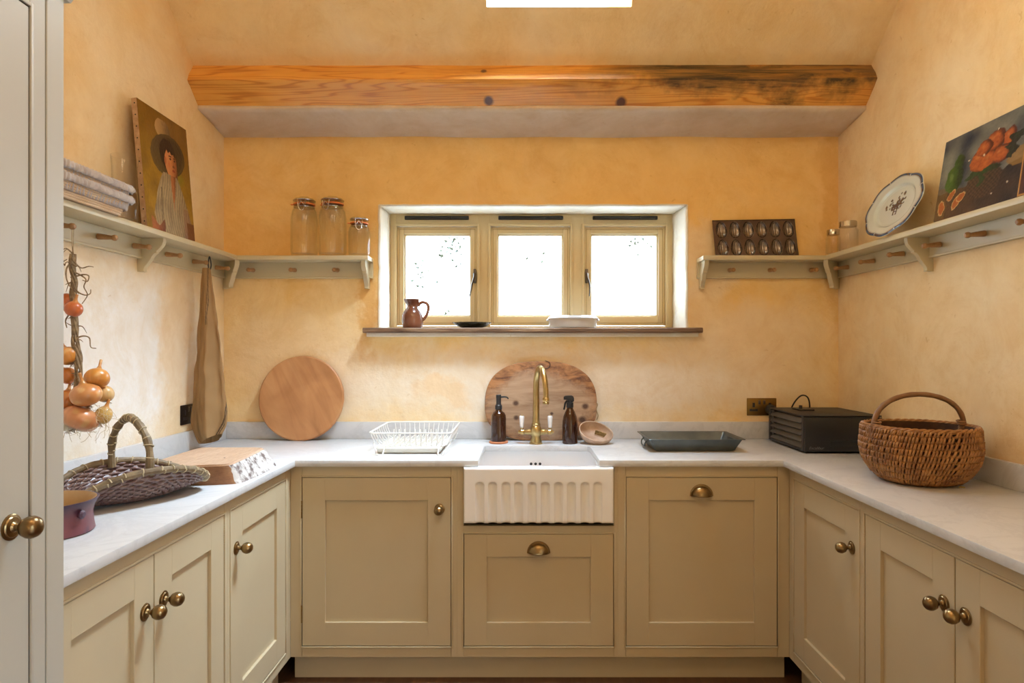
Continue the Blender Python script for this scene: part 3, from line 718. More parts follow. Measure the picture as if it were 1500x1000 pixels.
# ================================================================== OBJECTS
M['wood_board'] = wood('board_wood', (0.50, 0.24, 0.09), (0.62, 0.34, 0.15), (0.34, 0.14, 0.05), grain=(7, 7, 1.2), scale=4, rough=0.55)
M['amber'] = None
def amber():
    m, t, b = new_mat('amber_glass'); b.inputs['Base Color'].default_value = (0.05, 0.011, 0.003, 1); b.inputs['Roughness'].default_value = 0.06
    b.inputs['Transmission Weight'].default_value = 0.35; b.inputs['Coat Weight'].default_value = 0.4; return m
M['amber'] = amber()
M['terracotta'] = mat('terracotta', (0.55, 0.20, 0.08), 0.7, c2=(0.48, 0.17, 0.07), scale=40)
M['coir'] = mat('jute_string', (0.45, 0.33, 0.18), 0.9, c2=(0.33, 0.22, 0.11), scale=60)
# ---- round board leaning on the back wall
def leaning(name, label, cat, px, y_bottom, lean):
    r = thing(name, label, cat, ((px-CX)/F*y_bottom, y_bottom, CT+.0005), rot=(-lean, 0, 0)); return r
R = .2065
rb = leaning('round_board', 'large round wooden board leaning on the wall beside the towel', 'board', 437.5, 3.118, math.radians(8.5))
b = MB(); b.lathe([(0, 0), (R-.006, 0), (R, .005), (R, .017), (R-.006, .022), (0, .022)], 72, tf=T(0, 0, R) @ RX(-PI/2))
for v in b.bm.verts: v.co.z *= 1.0
m, t_, b_ = new_mat('round_board_wood'); b_.inputs['Roughness'].default_value = 0.5
tcn = t_.nodes.new('ShaderNodeTexCoord'); mp = t_.nodes.new('ShaderNodeMapping'); mp.inputs['Rotation'].default_value = (0, math.radians(-62), 0); mp.inputs['Scale'].default_value = (1, 1, 1)
t_.links.new(tcn.outputs['Object'], mp.inputs[0])
mp2 = t_.nodes.new('ShaderNodeMapping'); mp2.inputs['Scale'].default_value = (1.5, 2, 9); t_.links.new(mp.outputs[0], mp2.inputs[0])
nn = t_.nodes.new('ShaderNodeTexNoise'); nn.inputs['Scale'].default_value = 1.6; nn.inputs['Detail'].default_value = 6; nn.inputs['Distortion'].default_value = 0.9; t_.links.new(mp2.outputs[0], nn.inputs['Vector'])
rr = ramp(t_, nn.outputs['Fac'], [(0.25, (0.38, 0.17, 0.065)), (0.5, (0.50, 0.245, 0.10)), (0.75, (0.57, 0.31, 0.14))])
pn = nodes_noise(t_, 5, 3, 0.5, 0.5); pr_ = ramp(t_, pn.outputs['Fac'], [(0.42, (0.85, 0.78, 0.72)), (0.62, (1.05, 1.05, 1.05))])
t_.links.new(mixc(t_, 0.9, rr.outputs[0], pr_.outputs[0], 'MULTIPLY'), b_.inputs['Base Color'])
bd = b.build('board', m, rb)
# ---- big worn board behind the tap, knots and scorched rim
def worn():
    m, t, b = new_mat('worn_pale_wood'); b.inputs['Roughness'].default_value = 0.7
    n = nodes_noise(t, 3, 7, 0.65, 1.2, stretch=(1.0, 8, 8)); r = ramp(t, n.outputs['Fac'], [(0.3, (0.30, 0.175, 0.10)), (0.55, (0.44, 0.29, 0.18)), (0.72, (0.52, 0.37, 0.25))])
    col = r.outputs[0]; g = nodes_noise(t, 9, 7, 0.7, 0.6); tcn = t.nodes.new('ShaderNodeTexCoord')
    # rim wear: distance from the middle of the board
    mp = t.nodes.new('ShaderNodeMapping'); mp.inputs['Location'].default_value = (0, 0, -1.05); mp.inputs['Scale'].default_value = (3.9, 1, 6.0)
    t.links.new(tcn.outputs['Object'], mp.inputs[0]); ln = t.nodes.new('ShaderNodeVectorMath'); ln.operation = 'LENGTH'; t.links.new(mp.outputs[0], ln.inputs[0])
    ma = t.nodes.new('ShaderNodeMath'); ma.operation = 'MULTIPLY_ADD'; ma.inputs[1].default_value = 0.9; t.links.new(g.outputs['Fac'], ma.inputs[0]); t.links.new(ln.outputs['Value'], ma.inputs[2])
    rr = ramp(t, ma.outputs[0], [(0.0, 0.0), (1.0, 1.0)]); mr = t.nodes.new('ShaderNodeMapRange'); mr.inputs[1].default_value = 1.25; mr.inputs[2].default_value = 1.55; t.links.new(ma.outputs[0], mr.inputs[0])
    n3 = nodes_noise(t, 11, 6, 0.7, 1, stretch=(1, 3, 3)); r3 = ramp(t, n3.outputs['Fac'], [(0.35, (0.10, 0.035, 0.015)), (0.6, (0.42, 0.19, 0.07))])
    col = mixc(t, mr.outputs[0], col, r3.outputs[0])
    t.links.new(col, b.inputs['Base Color']); add_bump(t, b, n.outputs['Fac'], 0.3, 0.004); return m, t, b
m_w, t, b_ = worn()
wb = thing('dough_board', 'wide worn rounded wooden board leaning behind the tap', 'board', (.0975, 3.128, CT+.0005), rot=(-math.radians(7), 0, 0))
def sup(a, w, h, n=2.9):
    c, s = math.cos(a), math.sin(a); return (w*math.copysign(abs(c)**(2/n), c), h*math.copysign(abs(s)**(2/n), s))
pts = []
for k in range(96):
    a = 2*PI*k/96; x, z = sup(a, .273, .215 if a < PI else .17, 2.55 if a < PI else 2.9)
    if z < 0: x *= 1-.10*(z/.17)**2*(1 if x < 0 else .9)
    if x > 0 and z > 0: x *= 1.0; z *= 1-.06*(x/.273)**2*0
    pts.append((x, z+.17+noise.noise(Vector((math.cos(a)*2, math.sin(a)*2, 5)))*.003))
pts = [(x, max(z, 0.0)) for x, z in pts]
b = MB(); b.prism(pts, 0, .028, 'y', .006, seg=3)
m_w2 = m_w
# the worn material measures its rim wear in the board's own frame
for nd in t.nodes:
    if nd.type == 'MAPPING' and abs(nd.inputs['Location'].default_value[2]+1.05) < 1e-6: nd.inputs['Location'].default_value = (0, 0, -.17*6.0)
col_in = b_.inputs['Base Color'].links[0].from_socket
def obj_spot(t, c, rad):
    tcn = t.nodes.new('ShaderNodeTexCoord'); sb = t.nodes.new('ShaderNodeVectorMath'); sb.operation = 'SUBTRACT'; t.links.new(tcn.outputs['Object'], sb.inputs[0]); sb.inputs[1].default_value = c
    dv = t.nodes.new('ShaderNodeVectorMath'); dv.operation = 'DIVIDE'; dv.inputs[1].default_value = rad; t.links.new(sb.outputs[0], dv.inputs[0])
    ln = t.nodes.new('ShaderNodeVectorMath'); ln.operation = 'LENGTH'; t.links.new(dv.outputs[0], ln.inputs[0])
    mr = t.nodes.new('ShaderNodeMapRange'); mr.inputs[1].default_value = 1.2; mr.inputs[2].default_value = 0.5; t.links.new(ln.outputs['Value'], mr.inputs[0]); return mr.outputs[0]
for (kx, kz, ra) in ((-.122, .180, .016), (-.120, .110, .014), (.052, .130, .009), (.215, .165, .018), (.20, .10, .02)):
    col_in = mixc(t, obj_spot(t, (kx, .01, kz), (ra, .1, ra*.9)), col_in, (0.10, 0.05, 0.03))
t.links.new(col_in, b_.inputs['Base Color'])
bo = b.build('board', m_w, wb, smooth=50)
b = MB(); b.tube(spline([(.262, .016, .19), (.274, -.006, .175), (.268, -.008, .15), (.276, -.006, .12), (.270, .0, .10)], 6), .0022, 6); b.build('string', M['coir'], wb)
b = MB(); b.tube(spline([(.020, -.001, .388), (.040, -.0015, .380), (.046, -.0015, .366), (.038, -.0015, .353), (.020, -.0015, .348)], 6), .0018, 5); b.build('split', M['blackmatte'], wb)
# ---- soap dispenser on its coaster
co = MB().lathe([(0, 0), (.043, 0), (.045, .003), (.045, .007), (.042, .010), (.036, .008), (0, .008)], 36).build('coaster', M['terracotta'])
co.location = (-.105, 3.058, CT+.0003); tag(co, 'small round terracotta coaster under the soap dispenser', 'coaster')
sd = thing('soap_dispenser', 'brown glass soap dispenser with black pump, left of the tap', 'soap dispenser', (-.105, 3.058, CT+.0086))
b = MB(); b.lathe([(0, 0), (.033, 0), (.0355, .003), (.0355, .110), (.034, .122), (.028, .134), (.018, .141), (.0145, .146), (.0145, .156), (0, .156)], 36); b.build('bottle', M['amber'], sd)
b = MB(); b.lathe([(0, 0), (.0165, 0), (.0165, .018), (.014, .020), (.0115, .026), (.0115, .052), (.0125, .053), (.0125, .066), (.010, .069), (0, .069)], 24, tf=T(0, 0, .150)); 
pm = b.build('pump', M['blackmatte'], sd)
b = MB(); b.tube(spline([(.004, 0, .207), (.028, -.002, .2085), (.040, -.003, .206), (.046, -.003, .199)], 6), lambda t: .0048-.002*t, 8); b.build('nozzle', M['blackmatte'], pm)
# ---- spray bottle
sp_ = thing('spray_bottle', 'brown glass spray bottle with black trigger, right of the tap', 'spray bottle', (.2305, 3.045, CT+.0003))
b = MB(); b.lathe([(0, 0), (.034, 0), (.0365, .003), (.0365, .085), (.0355, .105), (.031, .127), (.023, .147), (.016, .160), (.0135, .168), (.0135, .176), (0, .176)], 36); b.build('bottle', M['amber'], sp_)
b = MB(); b.lathe([(0, 0), (.0165, 0), (.0165, .022), (.013, .024), (.012, .03), (0, .03)], 24, tf=T(0, 0, .168))
b.prism([(-.030, .0), (-.030, .014), (-.024, .018), (.006, .020), (.016, .016), (.019, .006), (.019, -.006), (.012, -.012), (-.012, -.010), (-.014, -.002)], -.010, .010, 'y', .003, tf=T(0, 0, .205))
hd = b.build('spray_head', M['black'], sp_)
b = MB(); b.tube(spline([(-.014, 0, .200), (-.022, 0, .188), (-.025, 0, .172), (-.028, 0, .158)], 6), .0045, 8, flat=1.0); b.build('trigger', M['black'], hd)
# ---- bowl with brush
M['shell'] = mat('pale_burr_wood', (0.62, 0.47, 0.36), 0.6, c2=(0.40, 0.26, 0.17), scale=14, detail=7, bump=0.2)
bwl = thing('wooden_bowl', 'small pale wooden bowl tipped forward beside the spray bottle', 'bowl', (.3485, 3.045, CT+.0425), rot=(math.radians(36), math.radians(10), 0))
def bowlf(rad, h, lip):
    return lambda u, v: ((rad*math.sin(v*PI/2)**.85*(1+.05*math.cos(2*PI*u*2+.7)+.025*math.cos(2*PI*u*3)))*math.cos(2*PI*u)*1.06, rad*math.sin(v*PI/2)**.85*(1+.05*math.cos(2*PI*u*2+.7))*math.sin(2*PI*u)*.93, -h*math.cos(v*PI/2)+.020)
b = MB(); b.grid(bowlf(.072, .060, 0), 48, 16, cu=True); o = b.build('bowl', M['shell'], bwl, smooth=180)
md = o.modifiers.new('t', 'SOLIDIFY'); md.thickness = .004; md.offset = 0
M['bristle'] = mat('dark_gold_bristle', (0.36, 0.22, 0.06), 0.8, c2=(0.14, 0.08, 0.02), scale=90)
br = thing('scrubbing_brush', 'little bristled brush lying inside the tipped wooden bowl', 'brush', (.358, 3.005, CT+.030), rot=(math.radians(30), math.radians(18), 0))
b = MB(); b.box(-.024, .024, -.004, .004, .010, .018, .003); b.build('brush_back', M['shell'], br)
b = MB()
for i in range(14): b.tube([(-.021+i*.0032, 0, .016), (-.024+i*.0038, -.003, .040)], .0030, 5)
b.build('bristles', M['bristle'], br)
# ---- dish rack
M['whitewire'] = mat('white_coated_wire', (0.74, 0.735, 0.71), 0.35, c2=(0.84, 0.835, 0.81))
M['creamplastic'] = mat('cream_enamel', (0.70, 0.68, 0.60), 0.3, c2=(0.68, 0.66, 0.58), coat=.3)
RX0, RX1, RY0, RY1 = -.632, -.290, 2.690, 3.100
dk = thing('dish_rack', 'empty white wire dish rack on the worktop left of the sink', 'dish rack', ((RX0+RX1)/2, (RY0+RY1)/2, CT))
hw, hd_ = (RX1-RX0)/2, (RY1-RY0)/2; zt, zb_ = .094, .034
def rrect(w_, d_, r, z, n=6):
    out = []
    for (cx_, cy_, a0) in ((w_-r, d_-r, 0), (-w_+r, d_-r, PI/2), (-w_+r, -d_+r, PI), (w_-r, -d_+r, 1.5*PI)):
        for k in range(n+1): out.append((cx_+r*math.cos(a0+PI/2*k/n), cy_+r*math.sin(a0+PI/2*k/n), z))
    return out
b = MB(); b.tube(rrect(hw, hd_, .03, zt), .0036, 8, closed=True); b.build('top_rail', M['whitewire'], dk)
b = MB()
for i in range(13):                         # wires running front to back: up, down, along, up
    x = -hw+.03+i*(2*hw-.06)/12
    b.tube(spline([(x, -hd_, zt+.002), (x*.97, -hd_+.004, zt-.02), (x*.93, -hd_+.02, zb_+.008), (x*.92, -hd_+.045, zb_)], 4)+spline([(x*.92, hd_-.045, zb_), (x*.93, hd_-.02, zb_+.008), (x*.97, hd_-.004, zt-.02), (x, hd_, zt+.002)], 4), .0016, 6)
for j in range(9):
    y = -hd_+.04+j*(2*hd_-.08)/8
    b.tube(spline([(-hw, y, zt), (-hw+.004, y*.98, zt-.02), (-hw+.022, y*.95, zb_+.006), (-hw+.045, y*.95, zb_-.002)], 4)+spline([(hw-.045, y*.95, zb_-.002), (hw-.022, y*.95, zb_+.006), (hw-.004, y*.98, zt-.02), (hw, y, zt)], 4), .0016, 6)
b.build('wire_basket', M['whitewire'], dk)
for yy in (-.075, .055):
    b = MB()
    for i in range(11):
        x = -hw+.055+i*.024; b.tube(spline([(x, yy-.012, zb_), (x, yy-.008, zb_+.035), (x, yy, zb_+.043), (x, yy+.008, zb_+.035), (x, yy+.012, zb_)], 4), .0016, 6)
    b.build('plate_holder', M['whitewire'], dk)
for s_ in (-1, 1):
    for q in (-1, 1):
        b = MB(); x0 = s_*(hw-.055); b.tube(spline([(x0, q*(hd_-.06), zb_), (x0, q*(hd_-.01), .0045), (x0+s_*.018*1, q*(hd_-.005), .004), (x0+s_*.045, q*(hd_-.05), zb_+.01), (x0+s_*.045, q*(hd_-.05), zb_+.012)], 6), .003, 8)
        b.build('foot', M['whitewire'], dk)
dt = thing('drip_tray', 'shallow cream tray sitting under the white wire rack', 'tray', (-.475, 2.885, CT+.0005))
def trayf(h, fl, w_, d_, th=.0025):
    def f(u, v):
        q = rrect(1, 1, .12, 0, 8); k = u*len(q); i = int(k) % len(q); p, p2 = q[i], q[(i+1) % len(q)]; t = k-int(k)
        x, y = lerp(p[0], p2[0], t), lerp(p[1], p2[1], t)
        s_ = [0.0, .6, .9, 1.0, 1.0+fl, 1.0+fl+.03]; zz_ = [0, 0, 0, .12*h, h, h]
        kk = v*5; j = min(int(kk), 4); tt = kk-j; s = lerp(s_[j], s_[j+1], tt); return (x*w_*s, y*d_*s, lerp(zz_[j], zz_[j+1], tt)+.002)
    return f
b = MB(); b.grid(trayf(.020, .05, .130, .140), 36, 16, cu=True); o = b.build('tray', M['creamplastic'], dt, smooth=60, recalc=True)
md = o.modifiers.new('t', 'SOLIDIFY'); md.thickness = .0035; md.offset = 0
# ---- roasting tin
M['tinmetal'] = mat('dull_grey_steel', (0.16, 0.185, 0.19), 0.42, 0.75, c2=(0.10, 0.12, 0.125), scale=9, detail=7)
rt = thing('roasting_tin', 'empty grey metal roasting tin on the worktop right of the sink', 'tin', (.7525, 2.905, CT+.0005))
def tin(u, v):
    q = rrect(1, 1, .05, 0, 4); k = u*len(q); i = int(k) % len(q); p, p2 = q[i], q[(i+1) % len(q)]; t = k-int(k)
    x, y = lerp(p[0], p2[0], t), lerp(p[1], p2[1], t)
    prof = [(0, 0, .0), (.165, .095, 0), (.172, .102, .003), (.198, .128, .053), (.207, .136, .055), (.2085, .1375, .053)]
    kk = v*5; j = min(int(kk), 4); tt = kk-j
    return (x*lerp(prof[j][0], prof[j+1][0], tt), y*lerp(prof[j][1], prof[j+1][1], tt), lerp(prof[j][2], prof[j+1][2], tt)+.0015)
b = MB(); b.grid(tin, 20*4, 16, cu=True); o = b.build('tin_body', M['tinmetal'], rt, smooth=30, recalc=True)
md = o.modifiers.new('t', 'SOLIDIFY'); md.thickness = .0014; md.offset = 0
for s_ in (-1, 1):
    b = MB(); b.tube(spline([(s_*.193, -.045, .040), (s_*.204, -.042, .028), (s_*.205, -.03, .014), (s_*.205, .03, .014), (s_*.204, .042, .028), (s_*.193, .045, .040)], 6), .003, 8)
    b.box(s_*.190-.002, s_*.190+.004, -.055, .055, .036, .046, .001); b.build('handle', M['tinmetal'], rt)
# ---- food dehydrator
fd = thing('food_dehydrator', 'black slatted food dehydrator box behind the wicker basket', 'food dehydrator', (1.199, 2.751, CT+.0005))
DW, DD, DH = .330, .386, .160
b = MB(); z0 = .006
b.box(0, .012, 0, .022, z0, DH-.004, .001); b.box(0, .012, DD-.022, DD, z0, DH-.004, .001); b.box(0, .012, .022, DD-.022, z0, z0+.012, .001)
b.box(.014, DW, .012, DD, z0, DH-.006, .001)
b.box(-.001, DW+.002, -.001, DD, DH-.005, DH, .0015)
b.box(.09, DW-.06, .07, .0705, DH, DH+.0005)
sh = b.build('housing', M['blackmatte'], fd)
M['traygrey'] = mat('dark_grey_plastic', (0.05, 0.054, 0.06), 0.38, c2=(0.06, 0.064, 0.07))
for i in range(5):
    b = MB(); za = z0+.014+i*.0262
    vs = [(-.002, .024, za), (-.002, DD-.024, za), (.010, .024, za+.0215), (.010, DD-.024, za+.0215), (.015, .024, za), (.015, DD-.024, za), (.015, .024, za+.0235), (.015, DD-.024, za+.0235)]
    b.add(vs, [(0, 1, 3, 2), (4, 6, 7, 5), (0, 2, 6, 4), (1, 5, 7, 3), (2, 3, 7, 6), (0, 4, 5, 1)])
    b.box(.0015, .0045, DD-.060, DD-.030, za+.019, za+.0275)
    b.build('drying_shelf', M['traygrey'], fd, smooth=0, recalc=True)
b = MB(); b.box(.001, DW-.001, -.010, -.001, z0+.002, DH-.007, .002)
b.box(.108, DW-.03, -.0125, -.009, .052, .055, .001); b.box(.108, DW-.03, -.0125, -.009, .030, .033, .001); b.box(.108, .111, -.0125, -.009, .030, .055, .001)
door_ = b.build('door', M['black'], fd)
M['logo'] = mat('grey_logo_paint', (0.14, 0.15, 0.16), 0.4)
tx = bpy.data.curves.new('logo', 'FONT'); tx.body = 'Excalibur'; tx.size = .017; tx.shear = 0.35; tx.extrude = .0003
to = bpy.data.objects.new('logo', tx); COL.objects.link(to)
dg = bpy.context.evaluated_depsgraph_get(); me = bpy.data.meshes.new_from_object(to.evaluated_get(dg)); me.materials.append(M['logo']); bpy.data.objects.remove(to)
lg = bpy.data.objects.new('logo', me); COL.objects.link(lg); lg.parent = door_; lg.location = (.018, -.0104, .018); lg.rotation_euler = (PI/2, 0, 0)
b = MB(); b.box(.075, .145, .215, .30, DH, DH+.006, .002); b.lathe([(0, 0), (.008, 0), (.007, .016), (0, .017)], 16, tf=T(.10, .26, DH+.005)); b.build('control_knob', M['black'], fd)
for xx in (.03, DW-.03):
    for yy in (.04, DD-.04): b = MB(); b.lathe([(0, 0), (.009, 0), (.009, .007), (0, .007)], 12, tf=T(xx, yy, 0)); b.build('foot', M['black'], fd)
b = MB(); b.tube(spline([(.10, DD-.002, .10), (.11, DD+.022, .13), (.125, DD-.06+.06, .185), (.155, DD-.05+.04, .218), (.190, DD-.05+.05, .205), (.205, DD+.015, .15), (.204, DD+.035, .06)], 10), .0035, 8); b.build('power_cable', M['black'], fd)
# ---- sockets
def socket(name, label, loc, rz, mk):
    r = thing(name, label, 'socket', loc, rz)
    b = MB(); b.box(-.073, .073, -.006, 0, -.043, .043, .003); b.build('plate', M[mk], r)
    for s_ in (-1, 1):
        b = MB(); cx_ = s_*.040
        b.box(cx_-.006, cx_+.006, -.0072, -.0055, -.002, .020, .001); b.box(cx_-.020, cx_-.008, -.0072, -.0055, -.020, -.010, .001); b.box(cx_+.008, cx_+.020, -.0072, -.0055, -.020, -.010, .001); b.box(cx_-.020, cx_+.020, -.0070, -.0055, -.022, -.012, .001)
        b.build('outlet', M['black'], r, smooth=0)
        b = MB(); b.box(s_*.012-.006, s_*.012+.006, -.0095, -.005, .012, .032, .002); b.build('switch', M['iron'], r)
    return r
s1 = socket('wall_socket', 'bronze double socket on the back wall beside the black dehydrator', (1.188, YB, 1.057), 0, 'bronze')
M['darkplate'] = mat('dark_socket_plate', (0.035, 0.025, 0.02), 0.35, 0.6, c2=(0.03, 0.02, 0.015))
s2 = socket('wall_socket', 'dark double socket on the left wall partly behind the towel', (XL, 2.863, 1.056), PI/2, 'darkplate')
pg = thing('power_plug', 'round black plug pushed into the back wall bronze socket', 'plug', (1.228, YB-.0075, 1.045))
b = MB(); b.lathe([(0, 0), (.024, 0), (.025, .003), (.023, .026), (.018, .032), (0, .033)], 28, tf=RX(PI/2)); b.build('plug_body', M['blackmatte'], pg)
b = MB(); b.tube(spline([(.0, -.026, -.014), (.010, -.032, -.035), (.03, -.024, -.08), (.05, -.020, -.13)], 8), .0035, 8); b.build('plug_cable', M['black'], pg)
# ---- jars with clip tops on the short shelf
M['rubber'] = mat('orange_rubber', (0.80, 0.20, 0.04), 0.5, c2=(0.74, 0.18, 0.04))
M['wire'] = mat('steel_wire', (0.62, 0.60, 0.57), 0.25, 1.0)
def clip_jar(name, label, loc, R_, H, rz=0.0):
    r = thing(name, label, 'jar', loc, rz, 'clip-top glass jars by the window')
    n_ = R_*.72; hb = H*.86
    out = [(0, .002), (R_*.80, .0), (R_*.93, .006), (R_, .02), (R_, hb*.62), (R_*.985, hb*.75), (R_*.90, hb*.87), (n_*1.0, hb*.96), (n_, hb)]
    inn = [(n_-.004, hb), (n_-.004, hb*.965), (R_*.90-.004, hb*.875), (R_-.005, hb*.74), (R_-.005, .024), (R_*.90, .012), (0, .010)]
    b = MB(); b.lathe(out+inn, 40); b.build('glass_body', M['jar'], r, smooth=60)
    b = MB(); b.lathe([(n_+.0045, hb+.0), (n_+.006, hb+.002), (n_+.006, hb+.0055), (n_+.003, hb+.007), (n_-.004, hb+.006), (n_-.004, hb+.001)], 36)
    b.box(-n_-.018, -n_-.003, -.006, .006, hb+.001, hb+.005, .001); b.build('rubber_seal', M['rubber'], r)
    b = MB(); b.lathe([(0, hb+.010), (n_*.6, hb+.0085), (n_, hb+.0075), (n_+.006, hb+.010), (n_+.006, hb+.022), (n_*.98, hb+.030), (n_*.6, hb+.034), (n_*.5, H-.001), (0, H-.002)], 36); b.build('lid', M['jar'], r, smooth=60)
    b = MB(); b.lathe([(n_+.0065, hb+.020), (n_+.008, hb+.022), (n_+.0065, hb+.024), (n_+.0045, hb+.022)], 36)
    b.lathe([(n_+.003, hb-.012), (n_+.005, hb-.010), (n_+.003, hb-.008), (n_+.001, hb-.010)], 36)
    b.tube(spline([(-.014, -n_-.006, hb+.022), (-.017, -n_-.014, hb+.004), (-.012, -n_-.014, hb-.024), (0, -n_-.013, hb-.034), (.012, -n_-.014, hb-.024), (.017, -n_-.014, hb+.004), (.014, -n_-.006, hb+.022)], 5), .0016, 6)
    b.tube(spline([(-.012, -n_-.004, hb-.010), (-.010, -n_-.016, hb-.006), (0, -n_-.019, hb+.006), (.010, -n_-.016, hb-.006), (.012, -n_-.004, hb-.010)], 5), .0016, 6)
    b.build('wire_clip', M['wire'], r)
    return r
clip_jar('clip_top_jar', 'tall clear clip-top jar, the left one on the short shelf', (-1.047, 3.136, SH+.0005), .0635, .287, .1)
clip_jar('clip_top_jar', 'tall clear clip-top jar standing in the middle of the three jars', (-.910, 3.134, SH+.0005), .0655, .289, -.25)
clip_jar('clip_top_jar', 'smaller clear clip-top jar at the shelf end nearest the window', (-.783, 3.142, SH+.0005), .052, .183, .2)
# ---- small screw-top jars on the right shelf
M['steel'] = mat('steel_lid', (0.60, 0.57, 0.52), 0.22, 1.0, c2=(0.52, 0.49, 0.44))
def screw_jar(label, loc, R_, H):
    r = thing('screw_top_jar', label, 'jar', loc, 0, 'steel-lidded jars in the shelf corner')
    hb = H-.026
    b = MB(); b.lathe([(0, 0), (R_*.92, 0), (R_, .005), (R_, hb-.016), (R_*.82, hb-.004), (R_*.80, hb), (R_*.75, hb), (R_*.76, hb-.006), (R_-.004, hb-.02), (R_-.004, .010), (0, .008)], 32); b.build('glass_body', M['jar'], r, smooth=60)
    b = MB(); b.lathe([(0, hb+.002), (R_*.86, hb+.001), (R_*.86, H-.002), (R_*.82, H), (0, H)], 40, wob=lambda a, i: 1+.008*math.cos(a*40)); b.build('lid', M['steel'], r); return r
screw_jar('larger glass jar with steel lid on the right shelf near the corner', (1.505, 2.985, SH+.0005), .044, .140)
screw_jar('smaller glass jar with steel lid tucked right into the shelf corner', (1.492, 3.098, SH+.0005), .033, .122)
# ---- baking tin with shell moulds, leaning on the back wall
M['darktin'] = mat('dark_worn_tin', (0.13, 0.085, 0.065), 0.38, 0.7, c2=(0.08, 0.055, 0.045), scale=12, detail=6)
M['darktin2'] = mat('mould_tin', (0.24, 0.20, 0.18), 0.25, 0.85, c2=(0.15, 0.13, 0.115), scale=25)
mt = thing('madeleine_tin', 'dark tin with twelve shell moulds propped on the shelf', 'baking tin', (1.145, YB-.052, SH+.001), rot=(-math.radians(9), math.radians(-1.0), 0))
def mtin(u, v):
    W2, H2 = .201, .186; x = lerp(-W2, W2, u); z = lerp(0, H2, v); y = 0; lean = -.010*(1-v)
    for i in range(6):
        for j in range(2):
            cx_ = -W2+.040+i*.0652; cz = .048+j*.090
            dx, dz = (x-cx_)/(.0265), (z-cz)/(.0415); q = dx*dx*(1.0 + .25*dz)+dz*dz
            if q < 1: y = .018*(1-q)**.5*(1-.11*abs(math.sin(dx*8)))
    return (x+(.005*(.5-v)), y-.004, z)
b = MB(); b.grid(mtin, 241, 111)
b.tube([(-.201+.0025, -.004, 0), (.201+.0025, -.004, 0), (.201-.0025, -.004, .186), (-.201-.0025, -.004, .186)], .003, 8, closed=True)
o = b.build('tin_body', M['darktin'], mt, smooth=60)
me = o.data; me.materials.append(M['darktin2'])
for p in me.polygons:
    if p.center.y > -.0035 and p.center.y < .02 and len(p.vertices) == 4 and abs(p.center.x) < .19: p.material_index = 1
# ---- sill objects
M['jug'] = mat('brown_salt_glaze', (0.13, 0.04, 0.018), 0.2, c2=(0.26, 0.10, 0.055), scale=10, detail=7, coat=.6)
jg = thing('stoneware_jug', 'small brown glazed jug at the left end of the window sill', 'jug', (-.545, 3.262, 1.4458), rz=0)
prof = [(0, .0), (.044, 0), (.048, .004), (.053, .025), (.0545, .045), (.052, .068), (.043, .088), (.032, .100), (.027, .110), (.027, .118), (.033, .132), (.0365, .146), (.0345, .1475), (.030, .135), (.024, .118), (.024, .108), (.035, .094), (.048, .065), (.050, .040), (.044, .008), (0, .006)]
b = MB(); b.lathe(prof, 40, wob=lambda a, i: 1+(.22*math.exp(-((a-PI)/.35)**2) if 10 <= i <= 14 else .10*math.exp(-((a-PI)/.3)**2) if i in (9, 15) else 0)); b.build('jug_body', M['jug'], jg, smooth=60)
b = MB(); b.tube(spline([(.026, 0, .112), (.045, 0, .130), (.070, 0, .126), (.080, 0, .105), (.074, 0, .075), (.060, 0, .050), (.050, 0, .042)], 7), lambda t: .0065-.001*t, 10, flat=1.3); b.build('jug_handle', M['jug'], jg)
M['slate'] = mat('dark_green_glaze', (0.02, 0.028, 0.026), 0.25, c2=(0.035, 0.045, 0.04), scale=20, coat=.5)
b = MB(); b.lathe([(0, .004), (.045, .0), (.050, .002), (.075, .012), (.096, .026), (.098, .029), (.094, .029), (.072, .016), (.048, .007), (0, .008)], 72, wob=lambda a, i: 1+(.025*abs(math.sin(a*8)) if 3 <= i <= 7 else 0))
o = b.build('scalloped_dish', M['slate'], smooth=60); o.location = (-.246, 3.262, 1.4458); tag(o, 'dark shallow scalloped dish in the middle of the window sill', 'dish')
M['dishware'] = mat('grey_white_ware', (0.60, 0.60, 0.61), 0.2, c2=(0.58, 0.58, 0.59), coat=.4)
wd = thing('white_dish', 'round white flan dish on the right half of the window sill', 'dish', (.263, 3.285, 1.4458))
b = MB(); b.lathe([(0, .0), (.112, 0), (.118, .004), (.124, .045), (.128, .047), (.128, .051), (.124, .053), (.115, .060), (.112, .0615), (.108, .060), (.112, .050), (.112, .010), (0, .008)], 56); b.build('dish_body', M['dishware'], wd)
for s_ in (-1, 1):
    b = MB(); b.lathe([(0, 0), (.016, 0), (.017, .004), (.012, .010), (0, .014)], 20, tf=T(s_*.122, -.01, .037) @ Matrix.Diagonal((.7, 1, 1, 1)))
    b.build('lug', M['dishware'], wd)
def nz(x, y, z=0.0): return noise.noise(Vector((x, y, z)))
def lin(c): return tuple((v/255)**2.2 for v in c)
